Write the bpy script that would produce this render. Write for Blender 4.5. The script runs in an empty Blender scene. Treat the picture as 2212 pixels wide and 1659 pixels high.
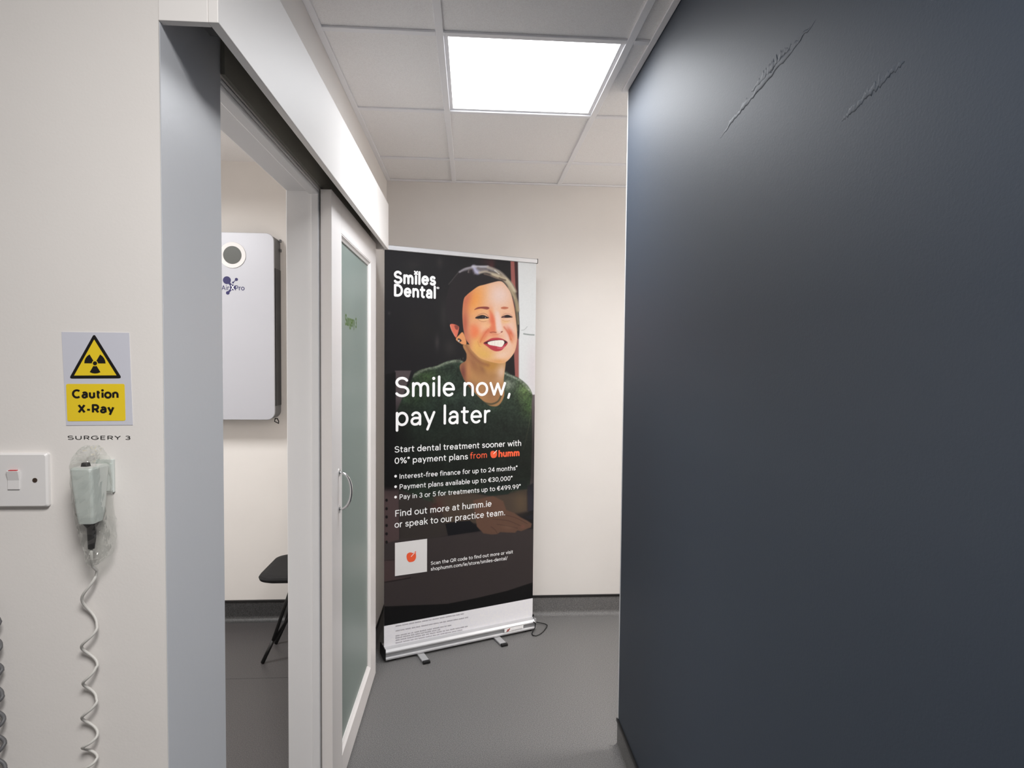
import bpy, math, random
import numpy as np
from mathutils import Matrix, Vector
random.seed(7); RNG = np.random.default_rng(11)
C = bpy.context.scene.collection
SC = bpy.context.scene

# ------------------------------------------------------------------ camera
cam_data = bpy.data.cameras.new('camera'); cam = bpy.data.objects.new('camera', cam_data); C.objects.link(cam)
cam_data.sensor_width = 36.0; cam_data.lens = 1323.7 * 36 / 2212; cam_data.clip_start = 0.02
R3 = ((0.99775387, -0.00671363, -0.06664936), (-0.06633886, 0.03900461, -0.9970345), (0.00929335, 0.99921648, 0.03847163))
m = Matrix([list(r) + [0] for r in R3] + [[0, 0, 0, 1]]); m.translation = (0, 0, 1.5)
cam.matrix_world = m
SC.camera = cam

# ------------------------------------------------------------------ world, exposure, ceiling lamps out of view
SC.view_settings.view_transform = 'Standard'; SC.view_settings.look = 'None'
SC.view_settings.gamma = 1.0; SC.view_settings.use_curve_mapping = False
SC.view_settings.exposure = 1.2
SC.cycles.diffuse_bounces = 8; SC.cycles.max_bounces = 14; SC.cycles.transparent_max_bounces = 16
W = bpy.data.worlds.new('world'); SC.world = W; W.use_nodes = True
W.node_tree.nodes['Background'].inputs[0].default_value = (0.8, 0.9, 1.0, 1); W.node_tree.nodes['Background'].inputs[1].default_value = 0.03

def ceiling_lamp(name, loc, size, power, col, spread=180):
    l = bpy.data.lights.new(name, 'AREA'); l.shape = 'SQUARE'; l.size = size; l.energy = power; l.color = col; l.spread = math.radians(spread)
    o = bpy.data.objects.new(name, l); C.objects.link(o); o.location = loc
    return o
PANEL_STRENGTH = 3.3
ceiling_lamp('panel_ceiling_lamp', (0.1954, 2.2493, 2.5125), 0.53, 4.7, (0.93, 0.96, 1.0), 146)     # louvred output of the visible LED panel
ceiling_lamp('corridor_ceiling_lamp', (0.195, -0.15, 2.495), 0.56, 19.5, (1.0, 0.975, 0.955), 178)
ceiling_lamp('surgery_ceiling_lamp', (-1.75, 2.25, 2.57), 0.56, 18, (1.0, 0.985, 0.97), 165)
ceiling_lamp('side_passage_ceiling_lamp', (2.25, 2.45, 2.495), 0.56, 17, (1.0, 0.98, 0.965), 165)

# ------------------------------------------------------------------ colour and material helpers
def lin(c):
    out = []
    for v in c[:3]:
        v = v / 255.0
        out.append(v / 12.92 if v <= 0.04045 else ((v + 0.055) / 1.055) ** 2.4)
    return tuple(out) + (1.0,)

def mat(name, rgb, rough=0.6, metal=0.0, spec=0.5, bump=0.0, bscale=200.0, speck=None, coat=0.0, trans=0.0, detail=3.0, var=0.0):
    """principled material; bump = fine surface noise, speck = (colour2, scale, low, high), var = slow tone variation"""
    M = bpy.data.materials.new(name); M.use_nodes = True
    nt = M.node_tree; b = nt.nodes['Principled BSDF']
    b.inputs['Base Color'].default_value = lin(rgb); b.inputs['Roughness'].default_value = rough
    b.inputs['Metallic'].default_value = metal; b.inputs['Specular IOR Level'].default_value = spec
    b.inputs['Coat Weight'].default_value = coat; b.inputs['Transmission Weight'].default_value = trans
    tc = nt.nodes.new('ShaderNodeTexCoord')
    if bump:
        n = nt.nodes.new('ShaderNodeTexNoise'); n.inputs['Scale'].default_value = bscale; n.inputs['Detail'].default_value = detail
        nt.links.new(tc.outputs['Object'], n.inputs['Vector'])
        bp_ = nt.nodes.new('ShaderNodeBump'); bp_.inputs['Strength'].default_value = bump; bp_.inputs['Distance'].default_value = 0.002
        nt.links.new(n.outputs['Fac'], bp_.inputs['Height']); nt.links.new(bp_.outputs['Normal'], b.inputs['Normal'])
    if speck:
        col2, sc, lo, hi = speck
        n2 = nt.nodes.new('ShaderNodeTexNoise'); n2.inputs['Scale'].default_value = sc; n2.inputs['Detail'].default_value = 2.5; n2.inputs['Roughness'].default_value = 0.7
        nt.links.new(tc.outputs['Object'], n2.inputs['Vector'])
        rp = nt.nodes.new('ShaderNodeValToRGB'); rp.color_ramp.elements[0].position = lo; rp.color_ramp.elements[1].position = hi
        rp.color_ramp.elements[0].color = lin(rgb); rp.color_ramp.elements[1].color = lin(col2)
        nt.links.new(n2.outputs['Fac'], rp.inputs['Fac']); nt.links.new(rp.outputs['Color'], b.inputs['Base Color'])
    elif var:
        n2 = nt.nodes.new('ShaderNodeTexNoise'); n2.inputs['Scale'].default_value = 3.0; n2.inputs['Detail'].default_value = 4
        nt.links.new(tc.outputs['Object'], n2.inputs['Vector'])
        rp = nt.nodes.new('ShaderNodeValToRGB'); rp.color_ramp.elements[0].position = 0.3; rp.color_ramp.elements[1].position = 0.7
        rp.color_ramp.elements[0].color = lin([v * (1 - var) for v in rgb]); rp.color_ramp.elements[1].color = lin([min(255, v * (1 + var)) for v in rgb])
        nt.links.new(n2.outputs['Fac'], rp.inputs['Fac']); nt.links.new(rp.outputs['Color'], b.inputs['Base Color'])
    return M

M = {}
M['cream'] = mat('cream_wall_paint', (229, 225, 221), 0.75, bump=0.06, bscale=260, var=0.01)
M['white'] = mat('white_gloss_paint', (226, 226, 227), 0.38, bump=0.08, bscale=90)
M['lining'] = mat('shaded_white_gloss_paint', (203, 206, 211), 0.38, bump=0.08, bscale=90)  # white gloss with the near reveal's cooler shade put into the colour
M['door'] = mat('white_door_paint', (232, 228, 226), 0.40, bump=0.05, bscale=60)
M['pelmet'] = mat('white_satin_paint', (238, 235, 232), 0.5, bump=0.06, bscale=45)
M['slate'] = mat('slate_blue_paint', (28, 42, 58), 0.60, spec=0.8, bump=0.09, bscale=240)
M['tile'] = mat('ceiling_tile', (247, 246, 246), 0.9, bump=0.5, bscale=420, speck=((238, 236, 236), 330, 0.45, 0.62))
M['tbar'] = mat('grid_enamel', (240, 240, 243), 0.45)
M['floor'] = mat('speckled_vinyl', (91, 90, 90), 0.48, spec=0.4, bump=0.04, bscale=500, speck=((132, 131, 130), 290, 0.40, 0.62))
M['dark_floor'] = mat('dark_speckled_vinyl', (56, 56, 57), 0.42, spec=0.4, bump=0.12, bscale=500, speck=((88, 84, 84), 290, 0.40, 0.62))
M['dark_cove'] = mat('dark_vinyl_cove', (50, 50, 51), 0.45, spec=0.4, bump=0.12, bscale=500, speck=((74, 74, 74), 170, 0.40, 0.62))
M['cove'] = mat('speckled_vinyl_cove', (90, 89, 89), 0.48, spec=0.4, bump=0.04, bscale=500, speck=((126, 125, 124), 290, 0.40, 0.62))
M['black_trim'] = mat('black_capping', (24, 23, 23), 0.4)
M['black'] = mat('black_plastic', (11, 11, 12), 0.5)
M['dark_gap'] = mat('dark_recess_timber', (104, 102, 100), 0.9, bump=0.4, bscale=60)
M['board'] = mat('recess_shade_board', (138, 136, 127), 0.9, bump=0.4, bscale=60)  # dark tone stands in for shade inside the pelmet
M['track'] = mat('aluminium_track', (120, 121, 124), 0.45, metal=0.8)
M['alu'] = mat('satin_aluminium', (196, 196, 198), 0.42, metal=0.4)
M['alu_dull'] = mat('grooved_aluminium', (150, 151, 153), 0.45, metal=0.25)
M['chrome'] = mat('chrome', (225, 225, 225), 0.12, metal=1.0)
M['plastic'] = mat('white_plastic', (226, 224, 223), 0.35)
M['grey_plastic'] = mat('grey_green_plastic', (206, 212, 208), 0.45)
M['cord'] = mat('white_cord', (205, 203, 198), 0.5)
M['grey_cord'] = mat('grey_cord', (92, 92, 94), 0.5)
M['silver'] = mat('silver_front_panel', (184, 185, 192), 0.38, metal=0.15, bump=0.05, bscale=600)
M['charcoal'] = mat('charcoal_plastic', (38, 38, 41), 0.5)
M['mid_grey'] = mat('grey_plastic', (98, 98, 100), 0.5)
M['lens'] = mat('grey_lens', (72, 74, 70), 0.4)
M['navy'] = mat('navy_print', (26, 16, 84), 0.5)
M['sign'] = mat('laminated_paper', (206, 207, 217), 0.35)
M['yellow'] = mat('sign_yellow', (238, 207, 40), 0.4)
M['ink'] = mat('black_ink', (10, 8, 8), 0.5)
M['white_ink'] = mat('white_ink', (250, 250, 250), 0.5)
M['orange_ink'] = mat('orange_ink', (240, 92, 52), 0.5)
M['grey_ink'] = mat('grey_ink', (150, 145, 152), 0.6)
M['green_ink'] = mat('green_vinyl', (86, 114, 58), 0.5)
M['red'] = mat('red_marker', (190, 30, 40), 0.5)
M['stain'] = mat('brass_screw', (95, 80, 70), 0.35, metal=0.7)
M['fabric'] = mat('black_upholstery', (12, 12, 14), 0.85, bump=0.3, bscale=500)

def frosted():
    m_ = mat('frosted_glass', (156, 170, 164), 0.42, spec=0.45, trans=0.35, bump=0.05, bscale=500)
    return m_
M['frost'] = frosted()

def emissive():
    m_ = bpy.data.materials.new('lit_diffuser'); m_.use_nodes = True; nt = m_.node_tree; nt.nodes.clear()
    o = nt.nodes.new('ShaderNodeOutputMaterial'); e = nt.nodes.new('ShaderNodeEmission')
    e.inputs['Color'].default_value = (0.96, 0.97, 1.0, 1); e.inputs['Strength'].default_value = PANEL_STRENGTH
    nt.links.new(e.outputs[0], o.inputs[0]); return m_
M['lamp'] = emissive()

def film():
    m_ = bpy.data.materials.new('clear_plastic_film'); m_.use_nodes = True; nt = m_.node_tree; nt.nodes.clear()
    o = nt.nodes.new('ShaderNodeOutputMaterial'); mx = nt.nodes.new('ShaderNodeMixShader')
    t = nt.nodes.new('ShaderNodeBsdfTransparent'); g = nt.nodes.new('ShaderNodeBsdfGlossy'); g.inputs['Roughness'].default_value = 0.06
    t.inputs['Color'].default_value = (0.97, 0.98, 0.97, 1); g.inputs['Color'].default_value = (0.95, 0.95, 0.95, 1)
    lw = nt.nodes.new('ShaderNodeLayerWeight'); lw.inputs['Blend'].default_value = 0.25
    mr = nt.nodes.new('ShaderNodeMapRange'); mr.inputs['To Min'].default_value = 0.10; mr.inputs['To Max'].default_value = 0.55
    nt.links.new(lw.outputs['Facing'], mr.inputs['Value']); nt.links.new(mr.outputs[0], mx.inputs[0])
    nt.links.new(t.outputs[0], mx.inputs[1]); nt.links.new(g.outputs[0], mx.inputs[2]); nt.links.new(mx.outputs[0], o.inputs[0])
    return m_
M['film'] = film()

# ------------------------------------------------------------------ mesh helpers
class MB:
    def __init__(s, nudge=None): s.v = []; s.f = []; s.nudge = nudge; s.k = 0
    def add(s, vs, fs):
        if s.nudge:      # successive strokes lie a few microns apart so that they never coincide
            s.k = (s.k + 1) % 14; n = s.nudge; vs = [(p[0] + n[0] * s.k, p[1] + n[1] * s.k, p[2] + n[2] * s.k) for p in vs]
        o = len(s.v); s.v += [tuple(p) for p in vs]; s.f += [tuple(i + o for i in f) for f in fs]; return s
    def box(s, x0, x1, y0, y1, z0, z1):
        return s.add([(x0, y0, z0), (x1, y0, z0), (x1, y1, z0), (x0, y1, z0), (x0, y0, z1), (x1, y0, z1), (x1, y1, z1), (x0, y1, z1)],
                     [(0, 3, 2, 1), (4, 5, 6, 7), (0, 1, 5, 4), (1, 2, 6, 5), (2, 3, 7, 6), (3, 0, 4, 7)])
    def prism(s, poly, fn, d0, d1):
        """poly of (a,b); fn(a,b,d)->xyz; solid between d0 and d1"""
        n = len(poly)
        s.add([fn(a, b, d0) for a, b in poly] + [fn(a, b, d1) for a, b in poly],
              [tuple(range(n))[::-1], tuple(range(n, 2 * n))] + [(i, (i + 1) % n, n + (i + 1) % n, n + i) for i in range(n)])
        return s
    def tube(s, pts, r, n=10, closed=False, cap=True):
        P = [Vector(p) for p in pts]; N = len(P); rr = r if isinstance(r, (list, tuple)) else [r] * N
        T = []
        for i in range(N):
            a = P[(i - 1) % N] if (closed or i > 0) else P[i]; b = P[(i + 1) % N] if (closed or i < N - 1) else P[i]
            T.append((b - a).normalized())
        u = T[0].orthogonal().normalized(); vs = []
        for i in range(N):
            u = (u - T[i] * u.dot(T[i])).normalized(); w = T[i].cross(u)
            for k in range(n):
                a = 2 * math.pi * k / n; vs.append(P[i] + rr[i] * (math.cos(a) * u + math.sin(a) * w))
        fs = []
        for i in range(N if closed else N - 1):
            j = (i + 1) % N
            fs += [(i * n + k, i * n + (k + 1) % n, j * n + (k + 1) % n, j * n + k) for k in range(n)]
        if cap and not closed: fs += [tuple(range(n))[::-1], tuple((N - 1) * n + k for k in range(n))]
        return s.add(vs, fs)
    def loft(s, rings, cap=True):
        n = len(rings[0]); vs = [p for r in rings for p in r]
        fs = [(i * n + k, i * n + (k + 1) % n, (i + 1) * n + (k + 1) % n, (i + 1) * n + k) for i in range(len(rings) - 1) for k in range(n)]
        if cap: fs += [tuple(range(n))[::-1], tuple((len(rings) - 1) * n + k for k in range(n))]
        return s.add(vs, fs)

def obj(name, mb, m_, parent=None, bevel=0.0, smooth=False, seg=2, local=False):
    me = bpy.data.meshes.new(name)
    vs = mb.v
    if parent is not None and not local:
        w = Matrix.Identity(4); p = parent
        while p is not None: w = p.matrix_basis @ w; p = p.parent
        inv = w.inverted(); vs = [tuple(inv @ Vector(v)) for v in vs]
    me.from_pydata(vs, [], mb.f); me.validate(); me.update()
    o = bpy.data.objects.new(name, me); C.objects.link(o)
    if m_ is not None: me.materials.append(m_)
    if parent is not None: o.parent = parent
    if bevel:
        b = o.modifiers.new('bevel', 'BEVEL'); b.width = bevel; b.segments = seg; b.limit_method = 'ANGLE'; b.angle_limit = math.radians(40)
    if smooth:
        for p in me.polygons: p.use_smooth = True
    return o

def tag(o, label=None, cat=None, group=None, kind=None):
    for k, v in (('label', label), ('category', cat), ('group', group), ('kind', kind)):
        if v: o[k] = v
    return o
def empty(name, loc, label, cat, rz=0.0, group=None, kind=None):
    o = bpy.data.objects.new(name, None); C.objects.link(o); o.empty_display_size = 0.1
    o.location = loc; o.rotation_euler = (0, 0, rz)
    return tag(o, label, cat, group, kind)
def struct(name, mb, m_, label=None, **k):
    return tag(obj(name, mb, m_, **k), label, None, None, 'structure')
def rrect(x0, x1, y0, y1, r, n=6):
    out = []
    for cx, cy, a in ((x1 - r, y1 - r, 0), (x0 + r, y1 - r, 90), (x0 + r, y0 + r, 180), (x1 - r, y0 + r, 270)):
        out += [(cx + r * math.cos(math.radians(a + 90 * i / n)), cy + r * math.sin(math.radians(a + 90 * i / n))) for i in range(n + 1)]
    return out
def circ(cx, cy, r, n=32): return [(cx + r * math.cos(2 * math.pi * i / n), cy + r * math.sin(2 * math.pi * i / n)) for i in range(n)]

# ------------------------------------------------------------------ rounded monoline lettering
def arc(cx, cy, rx, ry, a0, a1, n=None):
    n = n or max(4, int(abs(a1 - a0) / 18))
    return [(cx + rx * math.cos(math.radians(a0 + (a1 - a0) * i / n)), cy + ry * math.sin(math.radians(a0 + (a1 - a0) * i / n))) for i in range(n + 1)]
def DOT(x, y): return [(x, y), (x + 1e-4, y)]
def arch(x0, x1, y=.04): 
    r = (x1 - x0) / 2
    return [(x0, .04)] + [(x0, .30)] + arc((x0 + x1) / 2, .31, r, .17, 180, 0) + [(x1, y)]
ZERO = [arc(.25, .35, .19, .31, 0, 360)]
NINE = [arc(.24, .47, .18, .19, 0, 360), [(.42, .47)] + arc(.20, .36, .22, .32, 5, -80)]
G = {
 ' ': (.18, []), 'o': (.48, [arc(.24, .26, .20, .22, 0, 360)]),
 'n': (.45, [[(.07, .48), (.07, .04)], arch(.07, .38)[1:]]), 'h': (.45, [[(.07, .72), (.07, .04)], arch(.07, .38)[1:]]),
 'm': (.68, [[(.07, .48), (.07, .04)], arch(.07, .335)[1:], arch(.335, .60)[1:]]),
 'i': (.14, [[(.07, .48), (.07, .04)], DOT(.07, .66)]), 'l': (.14, [[(.07, .72), (.07, .04)]]),
 'e': (.47, [[(.05, .265), (.42, .265)] + arc(.235, .26, .185, .22, 0, 312)]),
 's': (.38, [arc(.19, .37, .125, .11, 30, 270) + arc(.19, .15, .145, .11, 90, -150)]),
 'S': (.53, [arc(.265, .515, .19, .155, 28, 270) + arc(.265, .20, .215, .16, 90, -152)]),
 't': (.32, [[(.13, .62), (.13, .14)] + arc(.23, .14, .10, .10, 180, 275), [(.04, .47), (.27, .47)]]),
 'a': (.44, [arc(.215, .335, .145, .145, 155, 0) + [(.36, .04)], [(.36, .28), (.19, .28)] + arc(.18, .16, .125, .12, 90, 275) + [(.25, .05), (.36, .14)]]),
 'p': (.49, [[(.07, .48), (.07, -.16)], arc(.255, .26, .185, .22, 0, 360)]), 'q': (.49, [[(.42, .48), (.42, -.16)], arc(.235, .26, .185, .22, 0, 360)]),
 'd': (.49, [[(.42, .72), (.42, .04)], arc(.235, .26, .185, .22, 0, 360)]), 'b': (.49, [[(.07, .72), (.07, .04)], arc(.255, .26, .185, .22, 0, 360)]),
 'y': (.43, [[(.04, .48), (.22, .06)], [(.39, .48), (.14, -.16)]]), 'w': (.66, [[(.04, .48), (.185, .05), (.33, .46), (.475, .05), (.62, .48)]]),
 'v': (.42, [[(.04, .48), (.21, .05), (.38, .48)]]), 'x': (.42, [[(.05, .48), (.37, .04)], [(.37, .48), (.05, .04)]]),
 'r': (.29, [[(.07, .48), (.07, .04)], [(.07, .30)] + arc(.215, .30, .145, .175, 180, 80)]), 'f': (.29, [[(.27, .71)] + arc(.22, .60, .10, .11, 80, 180) + [(.12, .04)], [(.03, .47), (.24, .47)]]),
 'u': (.44, [[(.07, .48), (.07, .21)] + arc(.22, .21, .15, .17, 180, 360), [(.37, .48), (.37, .04)]]),
 'c': (.42, [arc(.24, .26, .195, .22, 48, 312)]), 'k': (.42, [[(.07, .72), (.07, .04)], [(.36, .48), (.09, .23)], [(.18, .31), (.38, .04)]]),
 'g': (.49, [[(.42, .48), (.42, .0)] + arc(.24, 0.0, .18, .16, 0, -150), arc(.235, .26, .185, .22, 0, 360)]),
 'I': (.16, [[(.08, .66), (.08, .04)]]), 'P': (.50, [[(.08, .04), (.08, .66), (.27, .66)] + arc(.27, .485, .17, .175, 90, -90) + [(.08, .31)]]),
 'F': (.45, [[(.08, .04), (.08, .66), (.41, .66)], [(.08, .36), (.36, .36)]]), 'D': (.60, [[(.08, .04), (.08, .66), (.24, .66)] + arc(.24, .35, .29, .31, 90, -90) + [(.08, .04)]]),
 'Q': (.70, [arc(.35, .35, .30, .31, 0, 360), [(.40, .20), (.62, .0)]]), 'R': (.52, [[(.08, .04), (.08, .66), (.27, .66)] + arc(.27, .485, .17, .175, 90, -90) + [(.08, .31)], [(.27, .31), (.45, .04)]]),
 'X': (.5, [[(.05, .66), (.45, .04)], [(.45, .66), (.05, .04)]]), 'A': (.56, [[(.05, .04), (.28, .66), (.51, .04)], [(.12, .24), (.44, .24)]]),
 'C': (.62, [arc(.34, .35, .28, .31, 48, 312)]), 'U': (.6, [[(.08, .66), (.08, .26)] + arc(.29, .26, .21, .22, 180, 360) + [(.50, .66)]]),
 'G': (.66, [arc(.34, .35, .28, .31, 42, 330) + [(.59, .33), (.38, .33)]]), 'E': (.48, [[(.42, .66), (.08, .66), (.08, .04), (.42, .04)], [(.08, .36), (.38, .36)]]),
 'Y': (.52, [[(.04, .66), (.26, .34), (.48, .66)], [(.26, .34), (.26, .04)]]), 
 '0': (.50, ZERO), '1': (.3, [[(.05, .55), (.2, .66), (.2, .04)]]), '2': (.47, [arc(.235, .48, .17, .18, 160, -20) + [(.38, .38), (.07, .04), (.42, .04)]]),
 '3': (.46, [arc(.215, .505, .155, .155, 150, -90) + arc(.215, .195, .18, .155, 90, -150)]), '4': (.50, [[(.36, .04), (.36, .66), (.05, .20), (.46, .20)]]),
 '5': (.47, [[(.39, .66), (.12, .66), (.09, .38)] + arc(.23, .235, .185, .195, 125, -150)]), '9': (.49, NINE),
 '%': (.72, [arc(.16, .53, .10, .13, 0, 360), arc(.56, .17, .10, .13, 0, 360), [(.54, .66), (.18, .04)]]),
 '*': (.24, [[(.12, .50), (.12, .70)], [(.03, .55), (.21, .65)], [(.03, .65), (.21, .55)]]),
 '\u20ac': (.52, [arc(.31, .35, .20, .31, 45, 315), [(.04, .42), (.36, .42)], [(.04, .28), (.34, .28)]]),
 '-': (.30, [[(.05, .26), (.25, .26)]]), '/': (.34, [[(.03, -.02), (.31, .72)]]), '.': (.16, [DOT(.08, .05)]), ',': (.16, [[(.09, .06), (.05, -.08)]]),
 '\u2022': (.3, [DOT(.15, .28)]), '\u00ae': (.3, [arc(.15, .55, .13, .13, 0, 360), [(.11, .49), (.11, .61), (.18, .58), (.11, .55), (.19, .49)]]),
}
def stroke(mb, pts, w, fn, caps=True):
    """ribbon with round ends along pts (2-D), fn maps (a,b)->xyz"""
    h = w / 2; P = [np.array(p, float) for p in pts]
    Q = [P[0]] + [p for i, p in enumerate(P[1:]) if np.hypot(*(p - P[i])) > 1e-6]
    for i in range(1, len(Q) - 1):      # sharp corners become two strokes meeting in a round joint
        d1, d2 = Q[i] - Q[i - 1], Q[i + 1] - Q[i]
        if d1 @ d2 < .62 * np.hypot(*d1) * np.hypot(*d2):
            stroke(mb, Q[:i + 1], w, fn, caps); stroke(mb, Q[i:], w, fn, caps)
            if not caps: mb.add([fn(*(Q[i] + h * np.array([math.cos(a), math.sin(a)]))) for a in np.linspace(0, 2 * math.pi, 13)[:-1]], [tuple(range(12))])
            return
    P = Q; N = len(P); closed = N > 3 and np.hypot(*(P[0] - P[-1])) < 1e-6
    nrm = []
    for i in range(N):
        if closed: a, b = P[i - 1 if i > 0 else N - 2], P[i + 1 if i < N - 1 else 1]
        else: a, b = P[max(i - 1, 0)], P[min(i + 1, N - 1)]
        d1 = P[i] - a; d2 = b - P[i]
        t1 = d1 / (np.hypot(*d1) or 1); t2 = d2 / (np.hypot(*d2) or 1); t = t1 + t2; L = np.hypot(*t)
        t = t / L if L > 1e-6 else t2
        k = 1.0 / max(0.55, abs(t @ (t2 if np.hypot(*d2) > 0 else t1)))
        nrm.append(np.array([-t[1], t[0]]) * k)
    vs = []
    for p, n in zip(P, nrm): vs += [fn(*(p + n * h)), fn(*(p - n * h))]
    mb.add(vs, [(2 * i + 1, 2 * i + 3, 2 * i + 2, 2 * i) for i in range(N - 1)])
    if not closed and (caps or N == 1 or np.hypot(*(P[0] - P[-1])) < 1e-3):
        for p in (P[0], P[-1]): mb.add([fn(*(p + h * np.array([math.cos(a), math.sin(a)]))) for a in np.linspace(0, 2 * math.pi, 13)[:-1]], [tuple(range(12))])
def text_width(s, tr): return sum(G[c][0] + tr for c in s) - tr
def write(mb, s, w, fn, tr=0.06, caps=True):
    """s laid out from (0,0) in em units; fn(a,b)->xyz"""
    x = 0.0
    for c in s:
        adv, st = G[c]
        for p in st: stroke(mb, [(a + x, b) for a, b in p], w * (1.25 if len(p) == 2 and abs(p[0][0] - p[1][0]) < 2e-4 and p[0][1] == p[1][1] else 1.0), fn, caps)
        x += adv + tr

# ------------------------------------------------------------------ the setting
XW = -0.482          # corridor face of the surgery wall
XI = -0.578          # surgery face of that wall
YS = 0.994           # face of the wall with the switch
YB = 3.54            # back wall
XR = 0.577           # face of the slate blue wall
YE = 2.286           # its end
ZC = 2.507           # corridor ceiling
ZT = 2.62

fl = struct('floor', MB().box(-2.4, 3.0, -2.6, YS + 0.05, -0.05, 0.0).box(-0.530, 3.0, YS + 0.05, YB, -0.05, 0.0), M['floor'], 'grey speckled vinyl floor')
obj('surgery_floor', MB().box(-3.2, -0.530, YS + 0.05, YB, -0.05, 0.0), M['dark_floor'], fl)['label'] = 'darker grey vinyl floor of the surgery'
struct('wall_back', MB().box(-3.3, 3.1, YB, YB + 0.1, 0, ZT + 0.1), M['cream'], 'cream end wall behind the banner')
struct('wall_near', MB().box(-2.4, XW, YS, YS + 0.12, 0, ZT), M['cream'], 'cream wall with light switch and warning sign')
struct('wall_left', MB().box(XI, XW, 2.0, YB, 0, ZT).box(XI, XW, 1.218, 2.0, 2.034, ZT), M['cream'], 'cream wall behind and above the sliding door')
struct('wall_right', MB().box(XR, XR + 0.1, -2.6, YE, 0, ZC + 0.02), M['slate'], 'slate blue painted wall', bevel=0.002)
wr_end = struct('trim_4', MB().box(XR - 0.0012, XR + 0.1012, YE - 0.002, YE + 0.006, 0.1, ZC), M['white'], 'white painted end of the slate blue wall')
struct('wall_behind', MB().box(-2.5, 0.7, -2.7, -2.6, 0, ZT), M['cream'])
struct('wall_far_left', MB().box(-2.5, -2.4, -2.6, YS + 0.12, 0, ZT), M['cream'])
struct('wall_side_passage', MB().box(3.0, 3.1, 2.0, YB, 0, ZT).box(XR + 0.1, 3.1, 1.9, 2.0, 0, ZT), M['cream'])
struct('wall_surgery', MB().box(-3.3, -3.2, 1.0, YB, 0, ZT + 0.1).box(-3.2, -2.4, 1.0, 1.1, 0, ZT + 0.1), M['cream'])

# ceiling: lay-in tiles on a 600 mm grid
GX, GY, GP = -0.1046, 1.9493, 0.6
ceil = struct('ceiling', MB(), None, 'suspended ceiling of mineral tiles')
def tiles(mb, x0, x1, y0, y1, z, corner=None):
    xs = sorted({x0, x1} | {GX + GP * k for k in range(-6, 8) if x0 < GX + GP * k < x1})
    ys = sorted({y0, y1} | {GY + GP * k for k in range(-9, 5) if y0 < GY + GP * k < y1})
    for a, b in zip(xs, xs[1:]):
        for c, d in zip(ys, ys[1:]):
            if abs(a - GX) < 1e-6 and abs(c - GY) < 1e-6: continue
            q = 0.002
            if corner and a < corner[0] < b and c < corner[1]:          # tile cut round the end of the blue wall
                pl = [(a + q, c + q), (corner[0], c + q), (corner[0], corner[1]), (b - q, corner[1]), (b - q, d - q), (a + q, d - q)]
                if d <= corner[1]: pl = [(a + q, c + q), (corner[0], c + q), (corner[0], d - q), (a + q, d - q)]
                mb.prism(pl, lambda x, y, k: (x, y, k), z + 0.007, z + 0.02); continue
            if corner and a >= corner[0] and c < corner[1]:
                if d <= corner[1]: continue
                c = corner[1]
            mb.box(a + q, b - q, c + q, d - q, z + 0.007, z + 0.02)
t = MB(); tiles(t, XW, 3.0, YS, YB, ZC, (XR, YE)); tiles(t, -2.4, XR, -2.6, YS, ZC)
obj('ceiling_tiles', t, M['tile'], ceil, bevel=0.001, seg=1)
g = MB()
def bar(mb, x0, x1, y0, y1, z=ZC): mb.box(x0, x1, y0, y1, z, z + 0.0068)
hw = 0.012
for k in range(-3, 6):
    x = GX + GP * k
    if XW < x < XR: bar(g, x - hw, x + hw, -2.6, YB)
    elif x >= XR: bar(g, x - hw, x + hw, YE, YB)
    else: bar(g, x - hw, x + hw, -2.6, YS)
for k in range(-7, 3):
    y = GY + GP * k
    a, b = (-2.4, XR) if y < YS else ((XW, XR) if y < YE else (XW, 3.0))
    xs = [a] + [GX + GP * q for q in range(-6, 8) if a < GX + GP * q < b] + [b]
    for p, q in zip(xs, xs[1:]): bar(g, p + (hw if p > a else 0), q - (hw if q < b else 0), y - hw, y + hw)
obj('ceiling_grid', g, M['tbar'], ceil, bevel=0.0012, seg=1)
e = MB(); aw = 0.021
bar(e, XW, XW + aw, YS, YB - aw, ZC - 0.001); bar(e, XW, 3.0, YB - aw, YB, ZC - 0.001); bar(e, XR - aw, XR - .0013, -2.6, YE + 0.0065, ZC - 0.001)
bar(e, XR - aw, 3.0, YE + 0.0066, YE + aw, ZC - 0.001); bar(e, -2.4, XW, YS - aw, YS, ZC - 0.001)
obj('edge_angle', e, M['tbar'], ceil, bevel=0.001, seg=1)
s = MB(); s.box(-3.2, XI, 1.0, YB, 2.59, 2.61)
obj('surgery_ceiling', s, M['tile'], ceil)
s = MB(); s.box(-2.5, 3.1, -2.7, YB + 0.1, ZT, ZT + 0.05)
obj('ceiling_deck', s, M['dark_gap'], ceil)

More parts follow.
